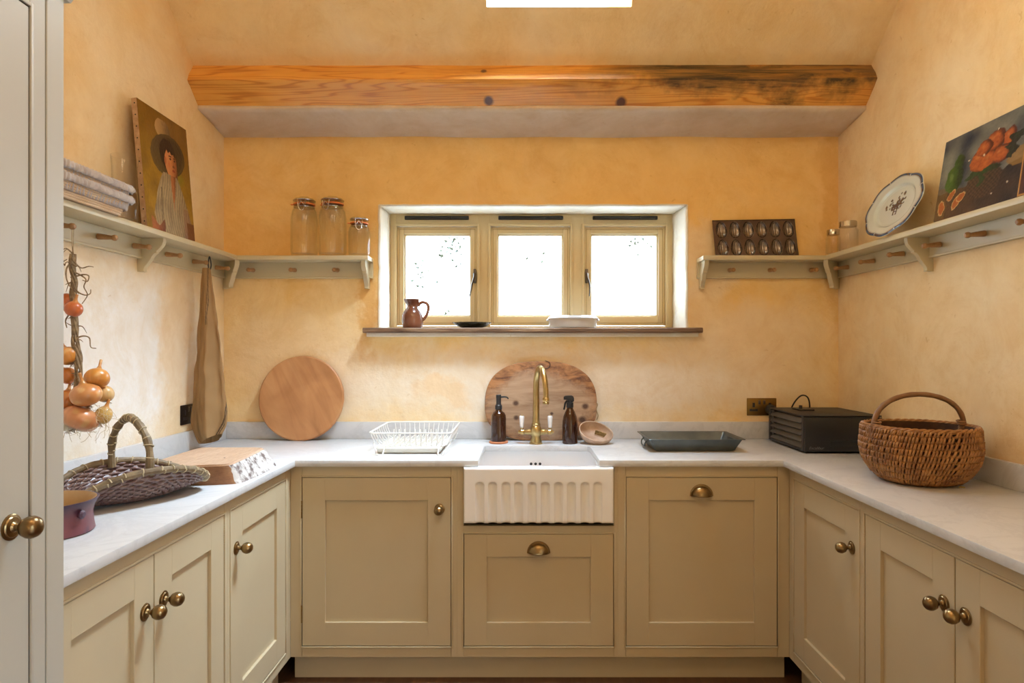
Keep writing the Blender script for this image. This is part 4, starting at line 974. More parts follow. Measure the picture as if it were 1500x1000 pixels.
# ---- live-edge slab board
M['slab_top'] = wood('slab_top_wood', (0.48, 0.31, 0.20), (0.60, 0.43, 0.30), (0.40, 0.22, 0.12), grain=(9, 1.2, 9), scale=3, rough=0.6)
M['slab_side'] = wood('slab_side_wood', (0.25, 0.11, 0.045), (0.34, 0.165, 0.07), (0.15, 0.06, 0.02), grain=(2, 2, 8), scale=5, rough=0.5)
M['bark'] = mat('pale_flaking_bark', (0.56, 0.53, 0.50), 0.85, c2=(0.14, 0.10, 0.09), scale=34, detail=8, lo=.47, hi=.62, bump=.8, bscale=60)
sl_ = thing('bark_edged_board', 'thick wooden board with a white bark edge beside the trug', 'board', (-1.08, 2.30, CT+.0005))
top = [(-1.170, 2.070), (-1.10, 2.085), (-1.03, 2.108), (-.963, 2.132), (-.958, 2.20), (-.965, 2.32), (-.975, 2.42), (-.992, 2.485), (-1.10, 2.490), (-1.215, 2.488), (-1.232, 2.44), (-1.235, 2.30), (-1.228, 2.16), (-1.208, 2.095)]
bot = [(-1.150, 2.105), (-1.09, 2.110), (-1.02, 2.116), (-.936, 2.135), (-.922, 2.20), (-.918, 2.32), (-.925, 2.43), (-.955, 2.495), (-1.10, 2.500), (-1.205, 2.492), (-1.222, 2.44), (-1.225, 2.30), (-1.216, 2.18), (-1.192, 2.125)]
def closed_spl(p, n=5):
    out = []; N_ = len(p)
    for i in range(N_):
        p0, p1, p2, p3 = (Vector((*p[(i+k) % N_], 0)) for k in (-1, 0, 1, 2))
        for k in range(n):
            t = k/n; out.append(0.5*((2*p1)+(p2-p0)*t+(2*p0-5*p1+4*p2-p3)*t*t+(3*p1-3*p2+p3-p0)*t**3))
    return out
tp_, bt_ = closed_spl(top), closed_spl(bot); N_ = len(tp_); H_ = .066
b = MB(); rows = []
for j in range(9):
    v = j/8; row = []
    for i in range(N_):
        q = bt_[i].lerp(tp_[i], v); bark = 15 <= i <= 34
        w_ = (nz(q.x*30, q.y*30, v*3)*.006+nz(q.x*90, q.y*90, v*6)*.003) if bark and 0 < j < 8 else 0
        row.append(Vector((q.x+1.08+w_, q.y-2.30, v*H_)))
    rows.append(row)
vs = [p for r_ in rows for p in r_]; fcs = []
for j in range(8):
    for i in range(N_): fcs.append((j*N_+i, j*N_+(i+1) % N_, (j+1)*N_+(i+1) % N_, (j+1)*N_+i))
_, fo = b.add(vs, fcs)
for k, f in enumerate(fo): f.material_index = 2 if 15 <= (k % N_) <= 33 else 1
b.cur = 0; tv = [b.bm.verts.new(p+Vector((0, 0, 0))) for p in rows[-1]]
es = b.bm.faces.new(tv); es.material_index = 0
b.cur = 1; bv = b.bm.faces.new([b.bm.verts.new(p) for p in reversed(rows[0])]); bv.material_index = 1
bmesh.ops.remove_doubles(b.bm, verts=b.bm.verts[:], dist=1e-6)
edg = [e for e in b.bm.edges if all(abs(v.co.z-H_) < 1e-5 for v in e.verts)]
r_ = bmesh.ops.bevel(b.bm, geom=edg, offset=.005, segments=2, affect='EDGES')
b.build('board', [M['slab_top'], M['slab_side'], M['bark']], sl_, smooth=40)
b = MB()
for (x, y, r0) in ((-.095, -.125, .0045), (.052, -.05, .003)): b.lathe([(0, 0), (r0, 0), (r0, .0006), (0, .0006)], 12, tf=T(x, y, H_))
b.build('wormhole', M['blackmatte'], sl_)
# ---- wicker weave helpers
M['willow_dark'] = mat('dark_purple_willow', (0.13, 0.065, 0.060), 0.33, c2=(0.24, 0.17, 0.155), scale=22, detail=5, stretch=(3, 3, 1))
M['willow_bind'] = mat('pale_willow_binding', (0.42, 0.34, 0.20), 0.6, c2=(0.54, 0.46, 0.30), scale=30)
M['willow_rim'] = mat('grey_tan_willow', (0.12, 0.08, 0.04), 0.55, c2=(0.27, 0.20, 0.11), scale=20, detail=6, bump=.5)
M['wicker_gold'] = mat('golden_brown_willow', (0.42, 0.205, 0.062), 0.5, c2=(0.24, 0.10, 0.03), scale=26, detail=5)
M['wicker_gap_shade'] = mat('basket_gap_shade', (0.10, 0.045, 0.016), 0.7, c2=(0.06, 0.025, 0.01), scale=20)
M['wicker_handle'] = mat('smooth_brown_willow', (0.27, 0.14, 0.065), 0.45, c2=(0.18, 0.085, 0.035), scale=24)
def wrapped(b_core, b_wrap, pts, r, turns, wr=.0016, closed=False, seg=10):
    pts = [Vector(p) for p in pts]
    b_core.tube(pts, r if callable(r) else (lambda t: r*(1+.06*math.sin(t*140))), seg, closed=closed)
    n = len(pts); b_wrap.cur = 1
    for k in range(turns):
        t0 = (k+.3+.25*nz(k*1.7, 3))/turns; i = int(t0*(n-1)); c = pts[i]; d = (pts[min(i+1, n-1)]-pts[max(i-1, 0)]).normalized()
        up = Vector((0, 0, 1)) if abs(d.z) < .9 else Vector((1, 0, 0)); A = d.cross(up).normalized(); B = d.cross(A)
        rr_ = (r(t0) if callable(r) else r)*1.07
        ring = [c+A*math.cos(a)*rr_+B*math.sin(a)*rr_+d*(.006*math.sin(a*.5+k)) for a in [2*PI*q/12 for q in range(13)]]
        b_wrap.tube(ring, wr, 5)
# ---- trug
tg = thing('wicker_trug', 'shallow dark wicker trug with a hooped handle, left worktop', 'basket', (-1.146, 1.902, CT+.0005), math.atan2(.816, .578))
TA, TB = .212, .132                         # half length (x), half width (y)
def rim(a):
    c, s = math.cos(a), math.sin(a)
    return Vector((TA*math.copysign(abs(c)**.9, c), TB*math.copysign(abs(s)**.9, s), (.030 if c > 0 else .018)+(.070 if c > 0 else .082)*abs(s)**(1.4 if c > 0 else 2.0)))
def tsurf(a, t):
    R_ = rim(a); q = t**.75
    zb = .008+.010*math.cos(a)**2*t
    return Vector((R_.x*q*(.90+.10*t), R_.y*q*(.80+.20*t), lerp(zb, R_.z, t**2.6)))
b = MB(); b.grid(lambda u, v: tsurf(2*PI*u, v*.98)+Vector((0, 0, -.001)), 60, 14, cu=True); o = b.build('lining', M['willow_dark'], tg, smooth=180)
b = MB(); rng = random.Random(3)
for k in range(19):
    t0 = .10+.87*k/18; pts = []
    for i in range(132):
        a = 2*PI*i/132; amp = .0050 if (i % 4 < 2) == (k % 2 == 0) else -.0040
        p = tsurf(a, min(1, t0+.012*math.sin(a*3+k))); nrm = Vector((math.cos(a)*TB, math.sin(a)*TA, 0)).normalized()*(t0**2)+Vector((0, 0, -1))*(1-t0**2)
        pts.append(p+nrm*amp*1.0)
    b.tube(pts, .0040+.0010*rng.random(), 6, closed=True)
for k in range(33):
    a = 2*PI*k/33; b.tube([tsurf(a, t)+Vector((0, 0, -.0015)) for t in (.05, .2, .4, .6, .75, .88, .97)], .0025, 5)
b.build('weave', M['willow_dark'], tg, smooth=60)
b = MB(); b2 = b; rp = [rim(2*PI*i/120) for i in range(120)]
wrapped(b, b2, rp, .0100, 34, closed=True, wr=.0019)
b.build('rim', [M['willow_rim'], M['willow_bind']], tg)
b = MB(); b2 = b; hp = []
for i in range(49):
    a = PI*i/48; hp.append(Vector((.003*math.sin(a*4), -math.cos(a)*.118*(1.0), .085+.158*math.sin(a)**.75)))
wrapped(b, b2, hp, lambda t: .0105+.0014*math.sin(t*45), 15)
b.build('handle', [M['willow_rim'], M['willow_bind']], tg)
# ---- burgundy dish
M['burgundy'] = vcol_mat('burgundy_glaze', 0.45, .15, 80, coat=.2)
M['tanglaze'] = mat('tan_glaze', (0.55, 0.38, 0.20), 0.35, c2=(0.45, 0.28, 0.13), scale=9)
bd_ = thing('glazed_dish', 'burgundy stoneware dish with tan inside at the front of the left worktop', 'dish', (-1.150, 1.565, CT+.0005))
b = MB(); b.lathe([(0, 0), (.100, 0), (.104, .004), (.101, .020), (.099, .045), (.103, .062), (.112, .076), (.112, .080), (.107, .080)], 56, close=False)
b.lathe([(0, 0), (.010, 0), (.011, .004), (.006, .008), (0, .008)], 12, tf=T(.102, -.02, .050) @ RY(PI/2))
b.build('dish_body', M['burgundy'], bd_, colfn=lambda co, i: mix3(mix3(lin((116, 66, 72)), lin((98, 54, 62)), .5+nz(co.x*40, co.y*40, co.z*40)), lin((66, 48, 66)), sstep(.045, .075, co.z+.012*nz(co.x*30, co.y*30)) if co.x < .1035 or co.z > .06 else .9))
b = MB(); b.lathe([(.107, .0802), (.098, .064), (.093, .045), (.094, .015), (.08, .008), (0, .008)], 56, close=False); b.build('inside_glaze', M['tanglaze'], bd_)
# ---- round wicker basket
rbk = thing('wicker_basket', 'round golden-brown wicker basket with tall hoop handle, right worktop', 'basket', (1.338, 2.180, CT+.001), rz=math.radians(4))
BH = .183
def bas(a, h):
    c, s = math.cos(a), math.sin(a)
    prof = [(0, .095), (.06, .116), (.18, .138), (.40, .159), (.62, .166), (.85, .163), (1.0, .161)]
    for i in range(len(prof)-1):
        if prof[i][0] <= h <= prof[i+1][0]+1e-9:
            t = (h-prof[i][0])/(prof[i+1][0]-prof[i][0]); R_ = lerp(prof[i][1], prof[i+1][1], t); break
    R_ *= 1+.012*nz(math.cos(a)*2, math.sin(a)*2, h*3)
    return Vector((R_*math.copysign(abs(c)**.86, c), .98*R_*math.copysign(abs(s)**.86, s), h*BH+.002))
b = MB(); b.grid(lambda u, v: bas(2*PI*u, v)*1.0-Vector((math.cos(2*PI*u)*.010, math.sin(2*PI*u)*.010, 0)), 72, 14, cu=True)
b.lathe([(0, .004), (.095, .004)], 48, close=False); o = b.build('lining', M['wicker_gap_shade'], rbk, smooth=180)  # dark shell behind the strands; its colour stands for shade in the gaps
b = MB(); rng = random.Random(5); NR = 9; NS = 96
for k in range(NR):
    for i in range(NS):
        a = 2*PI*(i+.5*(k % 2)+.35*rng.random())/NS; h0 = k/NR; h1 = min(1, (k+1.25)/NR); sl0 = .030
        hw_ = [h0-.01*rng.random() if k else .0, lerp(h0, h1, .3), lerp(h0, h1, .7), h1]
        pts = []
        for q, h in enumerate(hw_):
            p = bas(a+sl0*(q-1.5)*(.5), max(0, min(1, h))); o_ = (-.0065, .0062, .0062, -.0065)[q]+.002*rng.random()
            pts.append(p+Vector((math.cos(a), math.sin(a), 0))*o_)
        b.tube(pts, .0036+.0012*rng.random(), 6, caps=False)
for k in range(7):                          # thin horizontal weavers between the rows
    h = (k+1)/(NR)
    b.tube([bas(2*PI*i/100, h)+Vector((math.cos(2*PI*i/100), math.sin(2*PI*i/100), 0))*(.001+.002*math.sin(i*2.1)) for i in range(100)], .002, 5, closed=True)
b.build('weave', M['wicker_gold'], rbk, smooth=60)
b = MB()
for s_ in range(3):
    b.tube([bas(2*PI*i/180, 1.0)+Vector((math.cos(2*PI*i/180)*.005*math.cos(i*.5+s_*2.09), math.sin(2*PI*i/180)*.005*math.cos(i*.5+s_*2.09), -.001+.0045*math.sin(i*.5+s_*2.09))) for i in range(180)], .0045, 6, closed=True)
b.build('rim', M['wicker_gold'], rbk)
b = MB(); hp = [Vector((-math.cos(PI*i/40)*.160, .004*math.sin(PI*i/20), BH-.03+.138*math.sin(PI*i/40)**.72)) for i in range(41)]
b.tube(hp, lambda t: .0085+.0015*math.sin(t*60)*.3, 12); b.build('handle', M['wicker_handle'], rbk)
b = MB()
for s_ in (-1, 1):
    b = MB()
    for k in range(5):
        z = BH-.012+k*.007; x = s_*(.157-.002*k*(1 if k > 2 else 0)); b.tube([(x+math.cos(a)*.0125, math.sin(a)*.0125, z+.002*math.sin(a)) for a in [2*PI*q/14 for q in range(15)]], .0034, 6)
    for k in range(4): b.tube([(s_*.161, -.02+k*.013, BH+.004), (s_*.171, -.016+k*.011, BH-.012), (s_*.170, -.01+k*.007, BH-.045)], .0032, 6)
    b.build('handle_lashing', M['wicker_handle'], rbk)
# ---- scrap on worktop
M['scrap'] = mat('yellow_scrap', (0.50, 0.36, 0.08), 0.8)
b = MB(); b.tube([(-.010, 0, .002), (-.004, .003, .004), (.003, -.001, .003), (.010, .002, .002)], .0018, 5)
o = b.build('dried_stem', M['scrap']); o.location = (1.408, 2.07, CT+.0003); tag(o, 'tiny yellow dried stem on the worktop right of the basket', 'scrap')
# ---- towel hanging from a peg
tw = thing('linen_towel', 'brown linen towel with a dark stripe hanging from a shelf peg', 'towel', (-1.378, 2.868, .90))
ZTOP = .80
def cloth(u, v):
    a = 2*PI*u; zt_ = ZTOP-.0
    hw_ = lerp(.017, .085, v**.95); dp = lerp(.013, .040, v**.8)
    if v > .86: k = (v-.86)/.14; hw_ *= 1-.42*k**1.6; dp *= 1-.35*k
    fold = 1+.10*math.cos(3*a+1.0+v*.6)*min(1, v*3)+.05*nz(math.cos(a)*3, v*6, 2)
    x = math.cos(a)*hw_*fold; y = math.sin(a)*dp*fold
    if math.sin(a) < 0: xx = math.cos(a); y += -math.sin(a)*(.022*math.cos(xx*4.0+2.6+v*.5)+.006*math.cos(xx*9-1+v*3))*min(1, v*2.2)+.004*nz(xx*3+v*5, v*7-xx*2, 5)
    cx_ = lerp(-.012, .006, v) ; zbot = .022+.045*(.5-.5*math.cos(a-2.6))**1.5
    z = lerp(zt_, zbot, v)+.005*nz(x*30, v*8, 1)*v
    x = x+cx_; y += .006*nz(v*6, math.cos(a), 7)
    crumple = .004*nz(math.cos(a)*4, v*11, math.sin(a)*4)*min(1, v*2)
    return Vector((max(x+crumple, -.084), y+crumple, z))
NU, NV = 280, 100
def towcol(co, i):
    u = (i//NV)/NU; v = (i % NV)/(NV-1); base = lin((146, 114, 76)); c = mix3(base, lin((160, 128, 88)), .5+.5*nz(u*9, v*14)); 
    for s0, w_ in ((.0, .006), (.022, .004)):
        if v < .34 and abs(u-(.845-.22*v)-s0) < w_: c = mix3(c, lin((45, 32, 26)), .85)
        if v > .80 and abs(u-(.955-.5*(v-.80))-s0) < w_*1.3: c = mix3(c, lin((48, 36, 30)), .85)
    return c
b = MB(); b.grid(cloth, NU, NV, cu=True); M['linen'] = vcol_mat('brown_linen', 0.9, 0.25, 300)
o = b.build('cloth', M['linen'], tw, smooth=180, colfn=towcol, recalc=True)
b = MB(); b.tube(spline([(0, 0, ZTOP-.01), (-.005, 0, ZTOP+.014), (.001, 0, .851), (.008, .001, ZTOP+.015), (.003, 0, ZTOP-.01)], 7), .0028, 8); b.build('hanging_loop', M['blackmatte'], tw)
# ---- string of onions
M['onion_skin'] = vcol_mat('onion_skin', 0.32, 0.12, 60, coat=.25)
M['stalk'] = mat('dry_stalk', (0.36, 0.26, 0.15), 0.9, c2=(0.17, 0.11, 0.06), scale=60, detail=6, bump=.6)
M['roots'] = mat('dry_onion_roots', (0.66, 0.54, 0.36), 0.9, c2=(0.55, 0.42, 0.26), scale=50)
OY = 2.01
def opt(px, py, dy=0.0): return P(px, py, OY+dy)
bs_ = MB(); rng = random.Random(11)
cen = [opt(107, 372), opt(106, 392), opt(109, 412), opt(107, 432), opt(108, 455), opt(110, 478), opt(110, 500), opt(114, 524), opt(115, 550), opt(113, 575), opt(116, 600)]
for s_ in range(6):
    ph = s_*1.05
    pts = [c+Vector((.006*math.cos(ph+i*1.3), .006*math.sin(ph+i*1.3), 0))*(1.4 if 5 < i < 9 else 1) for i, c in enumerate(cen)]
    bs_.tube(spline(pts, 5), lambda t: .0042+.0012*math.sin(t*30), 6)
for k in range(26):
    c = cen[k % 11]; d = Vector((rng.uniform(-1, 1), rng.uniform(-.6, .6), rng.uniform(-.8, .8))).normalized(); L_ = rng.uniform(.015, .035)
    bs_.tube(spline([c, c+d*L_*.6+Vector((0, 0, .006)), c+d*L_+Vector((0, 0, rng.uniform(-.02, .02)))], 4), lambda t: .0026*(1-.8*t), 5)
for pl in ([(103, 385), (97, 395), (98, 410), (106, 424), (116, 430)], [(108, 398), (120, 404), (126, 410), (123, 420), (128, 432), (120, 445)], [(106, 380), (118, 392), (130, 390), (137, 391)], [(110, 405), (122, 402), (130, 404), (128, 412), (121, 410)], [(104, 405), (112, 425), (124, 432), (132, 430), (133, 424)], [(112, 495), (122, 492), (131, 495), (133, 508), (141, 510)], [(95, 388), (92, 384), (98, 380)], [(107, 374), (104, 384), (112, 390), (110, 380)], [(100, 462), (96, 470), (98, 480)]):
    bs_.tube(spline([opt(x, y, -.012+.006*math.sin(i*2)) for i, (x, y) in enumerate(pl)], 6), lambda t: .0026-.0014*t, 6)
bs_.build('x', M['stalk']).name = 'onion_string_tmp'
ostr = bpy.data.objects['onion_string_tmp']; ostr.name = 'onion_string'
tag(ostr, 'twisted dry stalks of the onion string hanging from the left shelf', 'onion string')
b = MB(); b.tube([opt(107, 372), opt(107.5, 350), opt(108, 331)], .0009, 5)
b.tube([opt(107, 378, .004), opt(105, 350, .004), opt(106, 331, .004)], .0009, 5)
b.build('hanging_thread', M['coir'], ostr)
b = MB(); rng = random.Random(21)
for k in range(70):
    t = rng.random(); a = rng.uniform(-.2, PI*1.0)
    c = opt(125+rng.uniform(-22, 32), 610+rng.uniform(-22, 20), rng.uniform(-.045, -.01)); pts = [c]; d = Vector((rng.uniform(-1, 1), rng.uniform(-.5, .3), rng.uniform(-1, .2))).normalized()
    for q in range(4): d = (d+Vector((rng.uniform(-.7, .7), rng.uniform(-.4, .4), rng.uniform(-.7, .5)))).normalized(); pts.append(pts[-1]+d*rng.uniform(.008, .016))
    b.tube(spline(pts, 3), .0006, 4)
b.build('root_strands', M['roots'], ostr)['kind'] = 'stuff'
def onion(px, py, rx, rz_, dy, tilt, label, base, neck=.9, seed=0, roll=0.0):
    sc = OY/F; R_ = rx*sc; H = rz_*sc
    r = MB(); prof = []
    NPR = 30
    for i in range(NPR+1):
        t = i/NPR; a = PI*t/.90*.5 if False else PI*min(t/.68, 1)*.86; z = -math.cos(a)*H; rad = R_*math.sin(a)**.85
        if t > .68: k = (t-.68)/.32; rad = lerp(R_*math.sin(PI*.86)**.85, .0042, min(1, k*2.2)**.45); z = -math.cos(PI*.86)*H+k*H*(.25+.75*neck)
        prof.append((max(rad, 0.0004), z))
    prof[0] = (0, -H); prof.append((0, prof[-1][1]+.001))
    r.lathe(prof, 40)
    o = r.build('onion', M['onion_skin'], smooth=180, colfn=lambda co, i: ocol(co, base, seed, H))
    p = opt(px, py, dy); o.location = p; o.rotation_euler = (roll, tilt, seed); 
    rt_ = MB()
    for k in range(9):
        a = k*.7+seed; rt_.tube(spline([(.002*math.cos(a), .002*math.sin(a), -H+.001), (.006*math.cos(a), .006*math.sin(a), -H-.005), (.010*math.cos(a+.6), .010*math.sin(a+.6), -H-.008)], 3), .0007, 4)
    rt_.build('roots', M['stalk'], o)
    return tag(o, label, 'onion', 'onions on the string')
def ocol(co, base, seed, H):
    a = math.atan2(co.y, co.x); streak = .5+.5*math.sin(a*23+3*nz(math.cos(a)*2, math.sin(a)*2, seed))*.6+.3*nz(math.cos(a)*9, math.sin(a)*9, co.z*8+seed)
    c = mix3(base, tuple(v*.62 for v in base), max(0, min(1, streak*.45))); t = co.z/H
    if t > .75: c = mix3(c, lin((190, 130, 70)), min(1, (t-.75)*2.5))
    if t < -.85: c = mix3(c, lin((90, 60, 35)), min(1, (-.85-t)*6))
    pt = nz(co.x*40+seed, co.y*40, co.z*40)
    if pt > .28: c = mix3(c, lin((215, 175, 120)), min(.6, (pt-.28)*3))
    return c
red, gold, pale, pink = lin((196, 104, 58)), lin((212, 142, 66)), lin((214, 176, 120)), lin((214, 146, 98))
onion(99, 441, 12, 11, .010, .5, 'reddish onion high on the string, cut off by the cupboard', red, seed=1, roll=.2)
onion(108, 452.5, 11.7, 11, -.022, -.1, 'small round reddish onion in front, highest whole one on the string', red, seed=2, roll=.2, neck=1.1)
onion(100, 521, 14, 13, -.004, .5, 'golden onion on the string just below the bare stalks', gold, seed=3)
onion(99, 550, 12, 12, .012, .6, 'amber onion on the string half hidden behind the cupboard edge', lin((200, 120, 55)), seed=4)
onion(142, 554, 16.5, 14, -.010, -.6, 'golden onion leaning out furthest right with its neck to the stalks', gold, seed=5, neck=1.5)
onion(154, 577, 12, 12, .016, -.4, 'papery pale onion at the right, behind the large middle one', pale, seed=6)
onion(126, 578, 20.5, 16, -.040, -.25, 'big shiny golden-pink onion at the middle of the bunch', lin((205, 138, 82)), seed=7, neck=1.2, roll=.1)
onion(97, 586, 14, 15, -.005, .4, 'brown-gold onion at left behind the cupboard edge, above the lowest', lin((190, 115, 55)), seed=8)
onion(118, 613, 25, 17, -.030, -.15, 'largest flat pinkish onion at the bottom front of the string', pink, seed=9, neck=.4, roll=.5)
onion(151.5, 608, 11.5, 13, -.006, -.3, 'small netted pale onion at the bottom right of the string', lin((205, 165, 90)), seed=10)
onion(101, 622, 15, 9, -.008, .2, 'whitish onion peeping out under the lowest pink one', lin((222, 210, 180)), seed=12, neck=.2)
# ---- proving baskets with cloth liners
M['cane'] = mat('pale_cane', (0.66, 0.50, 0.34), 0.6, c2=(0.56, 0.38, 0.22), scale=12, detail=5)
M['liner'] = mat('pale_linen_liner', (0.52, 0.48, 0.47), 0.9, c2=(0.44, 0.40, 0.39), scale=30, bump=.3, bscale=200)
def banneton(label, z, upper):
    r = thing('proving_basket', label, 'basket', (-1.386, 2.005, z), 0, 'cloth-lined proving baskets')
    b = MB(); n_ = 9
    for k in range(n_):
        t = k/(n_-1); w_, l_ = lerp(.048, .070, t), lerp(.176, .203, t); z_ = .004+k*.0068
        b.tube([(x, y, z_) for x, y, _ in rrect(w_, l_, .035, 0, 6)], .0043, 8, closed=True)
    b.box(-.046, .046, -.172, .172, .001, .006, .002); b.build('coiled_cane', M['cane'], r)
    b = MB(); q = rrect(1, 1, .3, 0, 10)
    base = rrect(.0745, .2075, .038, 0, 10); seg_ = [math.dist(base[i][:2], base[(i+1) % 44][:2]) for i in range(44)]; tot = sum(seg_)
    def arc(u):
        d = (u % 1)*tot
        for i in range(44):
            if d <= seg_[i] or i == 43: t = min(1, d/seg_[i]); p, p2 = base[i], base[(i+1) % 44]; return lerp(p[0], p2[0], t), lerp(p[1], p2[1], t)
            d -= seg_[i]
    def fr(u, v):
        x, y = arc(u)
        pl = .0060*math.sin(u*2*PI*64+4*nz(u*30, v*2))*(.6+abs(nz(u*9, 3)))*1.3+.004*nz(u*60, v*3, 2)
        prof = [(-.004, .043), (.002, .047), (.0035, .054), (.002, .062), (-.003, .068), (-.010, .066), (-.016, .045), (-.020, .02)]
        kk = v*7; j = min(int(kk), 6); tt = kk-j; o_, z_ = lerp(prof[j][0], prof[j+1][0], tt), lerp(prof[j][1], prof[j+1][1], tt)
        m_ = o_+.0035+pl*(1-abs(v-.4)*.6)
        nx, ny = x/.0745, y/.2075; L_ = math.hypot(nx, ny)
        return (x+nx/L_*m_, y+ny/L_*m_, z_+.003*nz(u*25, 1, 4)*(1 if v < .3 else 0))
    b.grid(fr, 44*9, 15, cu=True); o = b.build('cloth_liner', M['liner'], r, smooth=180)
    md = o.modifiers.new('t', 'SOLIDIFY'); md.thickness = .0012
    return r
banneton('lower of the two cloth-lined cane baskets on the left shelf', SH+.0006, False)
banneton('upper cloth-lined basket nested on top of the cane one', SH+.0365, True)
# ---- glass vase
vz = MB(); vz.lathe([(0, 0), (.038, 0), (.042, .004), (.043, .06), (.040, .14), (.0405, .19), (.044, .235), (.0425, .235), (.039, .19), (.0385, .14), (.0415, .06), (.040, .012), (0, .010)], 40)
o = vz.build('glass_vase', M['jar'], smooth=60); o.location = (-1.398, 2.288, SH+.0006); tag(o, 'tall clear glass vase between the cloth-lined baskets and the portrait', 'vase')
# ---- paintings
def canvas(name, label, BL, BR, TR, TL, th, colfn, nu, nv, mk, edge_mat, cat='painting'):
    BL, BR, TR, TL = map(Vector, (BL, BR, TR, TL)); nrm = (BR-BL).cross(TL-BL).normalized()
    base = (BL+BR)/2; r = thing(name, label, cat, base)
    b = MB(); c_ = [BL, BR, TR, TL]; f_ = [p-base for p in c_]; k_ = [p-nrm*th-base for p in c_]
    b.add(f_+k_, [(7, 6, 5, 4), (0, 4, 5, 1), (1, 5, 6, 2), (2, 6, 7, 3), (3, 7, 4, 0)])
    b.build('stretcher', edge_mat, r, smooth=0, recalc=True)
    b = MB(); b.grid(lambda u, v: BL.lerp(BR, u).lerp(TL.lerp(TR, u), v)-base+nrm*(.0006+.0004*nz(u*40, v*40)), nu, nv)
    b.build('painted_canvas', mk, r, smooth=180, colfn=lambda co, i: colfn((i//nv)/(nu-1), (i % nv)/(nv-1)))
    return r, nrm, base
def ell(u, v, cu, cv, ru, rv): return ((u-cu)/ru)**2+((v-cv)/rv)**2
def boy(u, v):
    u, v = u+.008*nz(u*14, v*14, 3), v+.008*nz(u*14, v*14, 13)
    n1 = nz(u*7, v*7, 1); n2 = nz(u*30, v*30, 2)*.5+nz(u*14, v*50, 4)*.5
    c = mix3(lin((132, 98, 20)), lin((168, 130, 38)), .5+.9*n1); c = mix3(c, lin((112, 72, 14)), sstep(.55, 1.05, v+.3*u+.2*n1)*.7)
    if ell(u, v, .72, .50, .16, .08) < 1: c = mix3(c, lin((128, 128, 28)), .7*(1-ell(u, v, .72, .50, .16, .08)))
    # hat
    q = ell(u, v, .46, .865, .155, .085)
    if q < 1 and v > .76: c = mix3(lin((186, 150, 98)), lin((104, 80, 54)), sstep(.3, .65, u+.1*n2))
    q = ell(u, v-.10*(u-.5), .54, .655, .355, .18)
    if q < 1: c = mix3(lin((92, 72, 42)), lin((62, 46, 30)), sstep(.2, .9, u)+.3*n2); c = mix3(c, lin((112, 90, 56)), max(0, .6-abs(q-.85)*5)*.6)
    # hair
    if ell(u, v, .53, .665, .165, .135) < 1: c = lin((48, 28, 18))
    # neck, face
    if abs(u-.63) < .085 and .40 < v < .56: c = mix3(lin((168, 100, 60)), lin((110, 58, 34)), sstep(.55, .70, u))
    fq = ell(u, v, .585, .605, .125, .130)
    hairline = .690-.10*(u-.60)+.008*math.sin(u*90)
    if fq < 1 and v < hairline:
        c = mix3(lin((202, 132, 82)), lin((138, 76, 46)), sstep(.56, .72, u)+.15*n2); c = mix3(c, lin((186, 92, 60)), max(0, 1-ell(u, v, .545, .585, .035, .035))*.5)
        if ell(u, v, .580, .640, .022, .009) < 1 or ell(u, v, .668, .640, .018, .009) < 1: c = lin((48, 28, 20))
        if abs(v-.662) < .006 and (.55 < u < .61 or .645 < u < .69): c = lin((70, 40, 26))
        if abs(u-.640) < .010 and .585 < v < .645: c = lin((160, 92, 58))
        if ell(u, v, .640, .582, .022, .008) < 1: c = lin((120, 62, 40))
        if ell(u, v, .635, .550, .030, .009) < 1: c = lin((150, 56, 42))
    if ell(u, v, .475, .61, .022, .032) < 1: c = lin((176, 98, 62))
    # shirt
    sh_ = .50-1.3*max(0, .42-u)**1.5*2.2-1.5*max(0, u-.68)**1.4*1.6
    if v < sh_ and u > .10+.10*sstep(.3, 0, v) and u < .98-.12*sstep(.2, .5, v):
        st = .5+.5*math.sin((u+.05*math.sin(v*9)+.15*(v-.3)*(u-.5))*130+n2*2)
        c = mix3(lin((176, 160, 128)), lin((120, 102, 78)), st*.55+.45*sstep(.55, .95, u)); c = mix3(c, lin((92, 74, 54)), max(0, n1)*.7)
        if abs(u-.33-.10*(v-.2)) < .012 and v < .36: c = mix3(c, lin((78, 62, 44)), .6)
        if abs(u-(.60+.10*(v-.4))) < .05*sstep(.18, .46, v) and v > .18: c = mix3(lin((176, 108, 66)), lin((120, 66, 40)), sstep(.58, .66, u))
        if u > .78 and v < .25: c = mix3(c, lin((140, 96, 78)), .5)
    if u < .36 and u > .10 and v < .075+.03*math.sin(u*20): c = mix3(lin((172, 100, 60)), lin((110, 58, 32)), sstep(.1, .36, u))
    if u > .84 and v < .14: c = lin((110, 64, 34))
    g = 1+.16*n2; return tuple(max(0, q_*g*.82) for q_ in c)
M['oil'] = vcol_mat('old_oil_paint', 0.42, 0.25, 220)
M['canvas_edge'] = mat('raw_canvas_edge', (0.50, 0.34, 0.22), 0.9, c2=(0.36, 0.22, 0.13), scale=40)
pr, nrm, base = canvas('portrait_painting', 'unframed oil portrait of a boy in a wide hat on the left shelf', (-1.352, 2.347, SH+.001), (-1.352, 2.690, SH+.001), (-1.420, 2.748, 2.270), (-1.420, 2.395, 2.272), .020, boy, 140, 190, M['oil'], M['canvas_edge'])
b = MB(); rng = random.Random(2)
for k in range(11):
    t = .04+.92*k/10; p = Vector((-1.352, 2.347, SH+.001)).lerp(Vector((-1.420, 2.395, 2.272)), t)-base-nrm*.009+Vector((0, -.0003, 0)); b.lathe([(0, 0), (.0028, 0), (.002, .0012), (0, .0016)], 8, tf=T(*p) @ RX(PI/2))
tk = b.build('tacks', M['black'], pr)
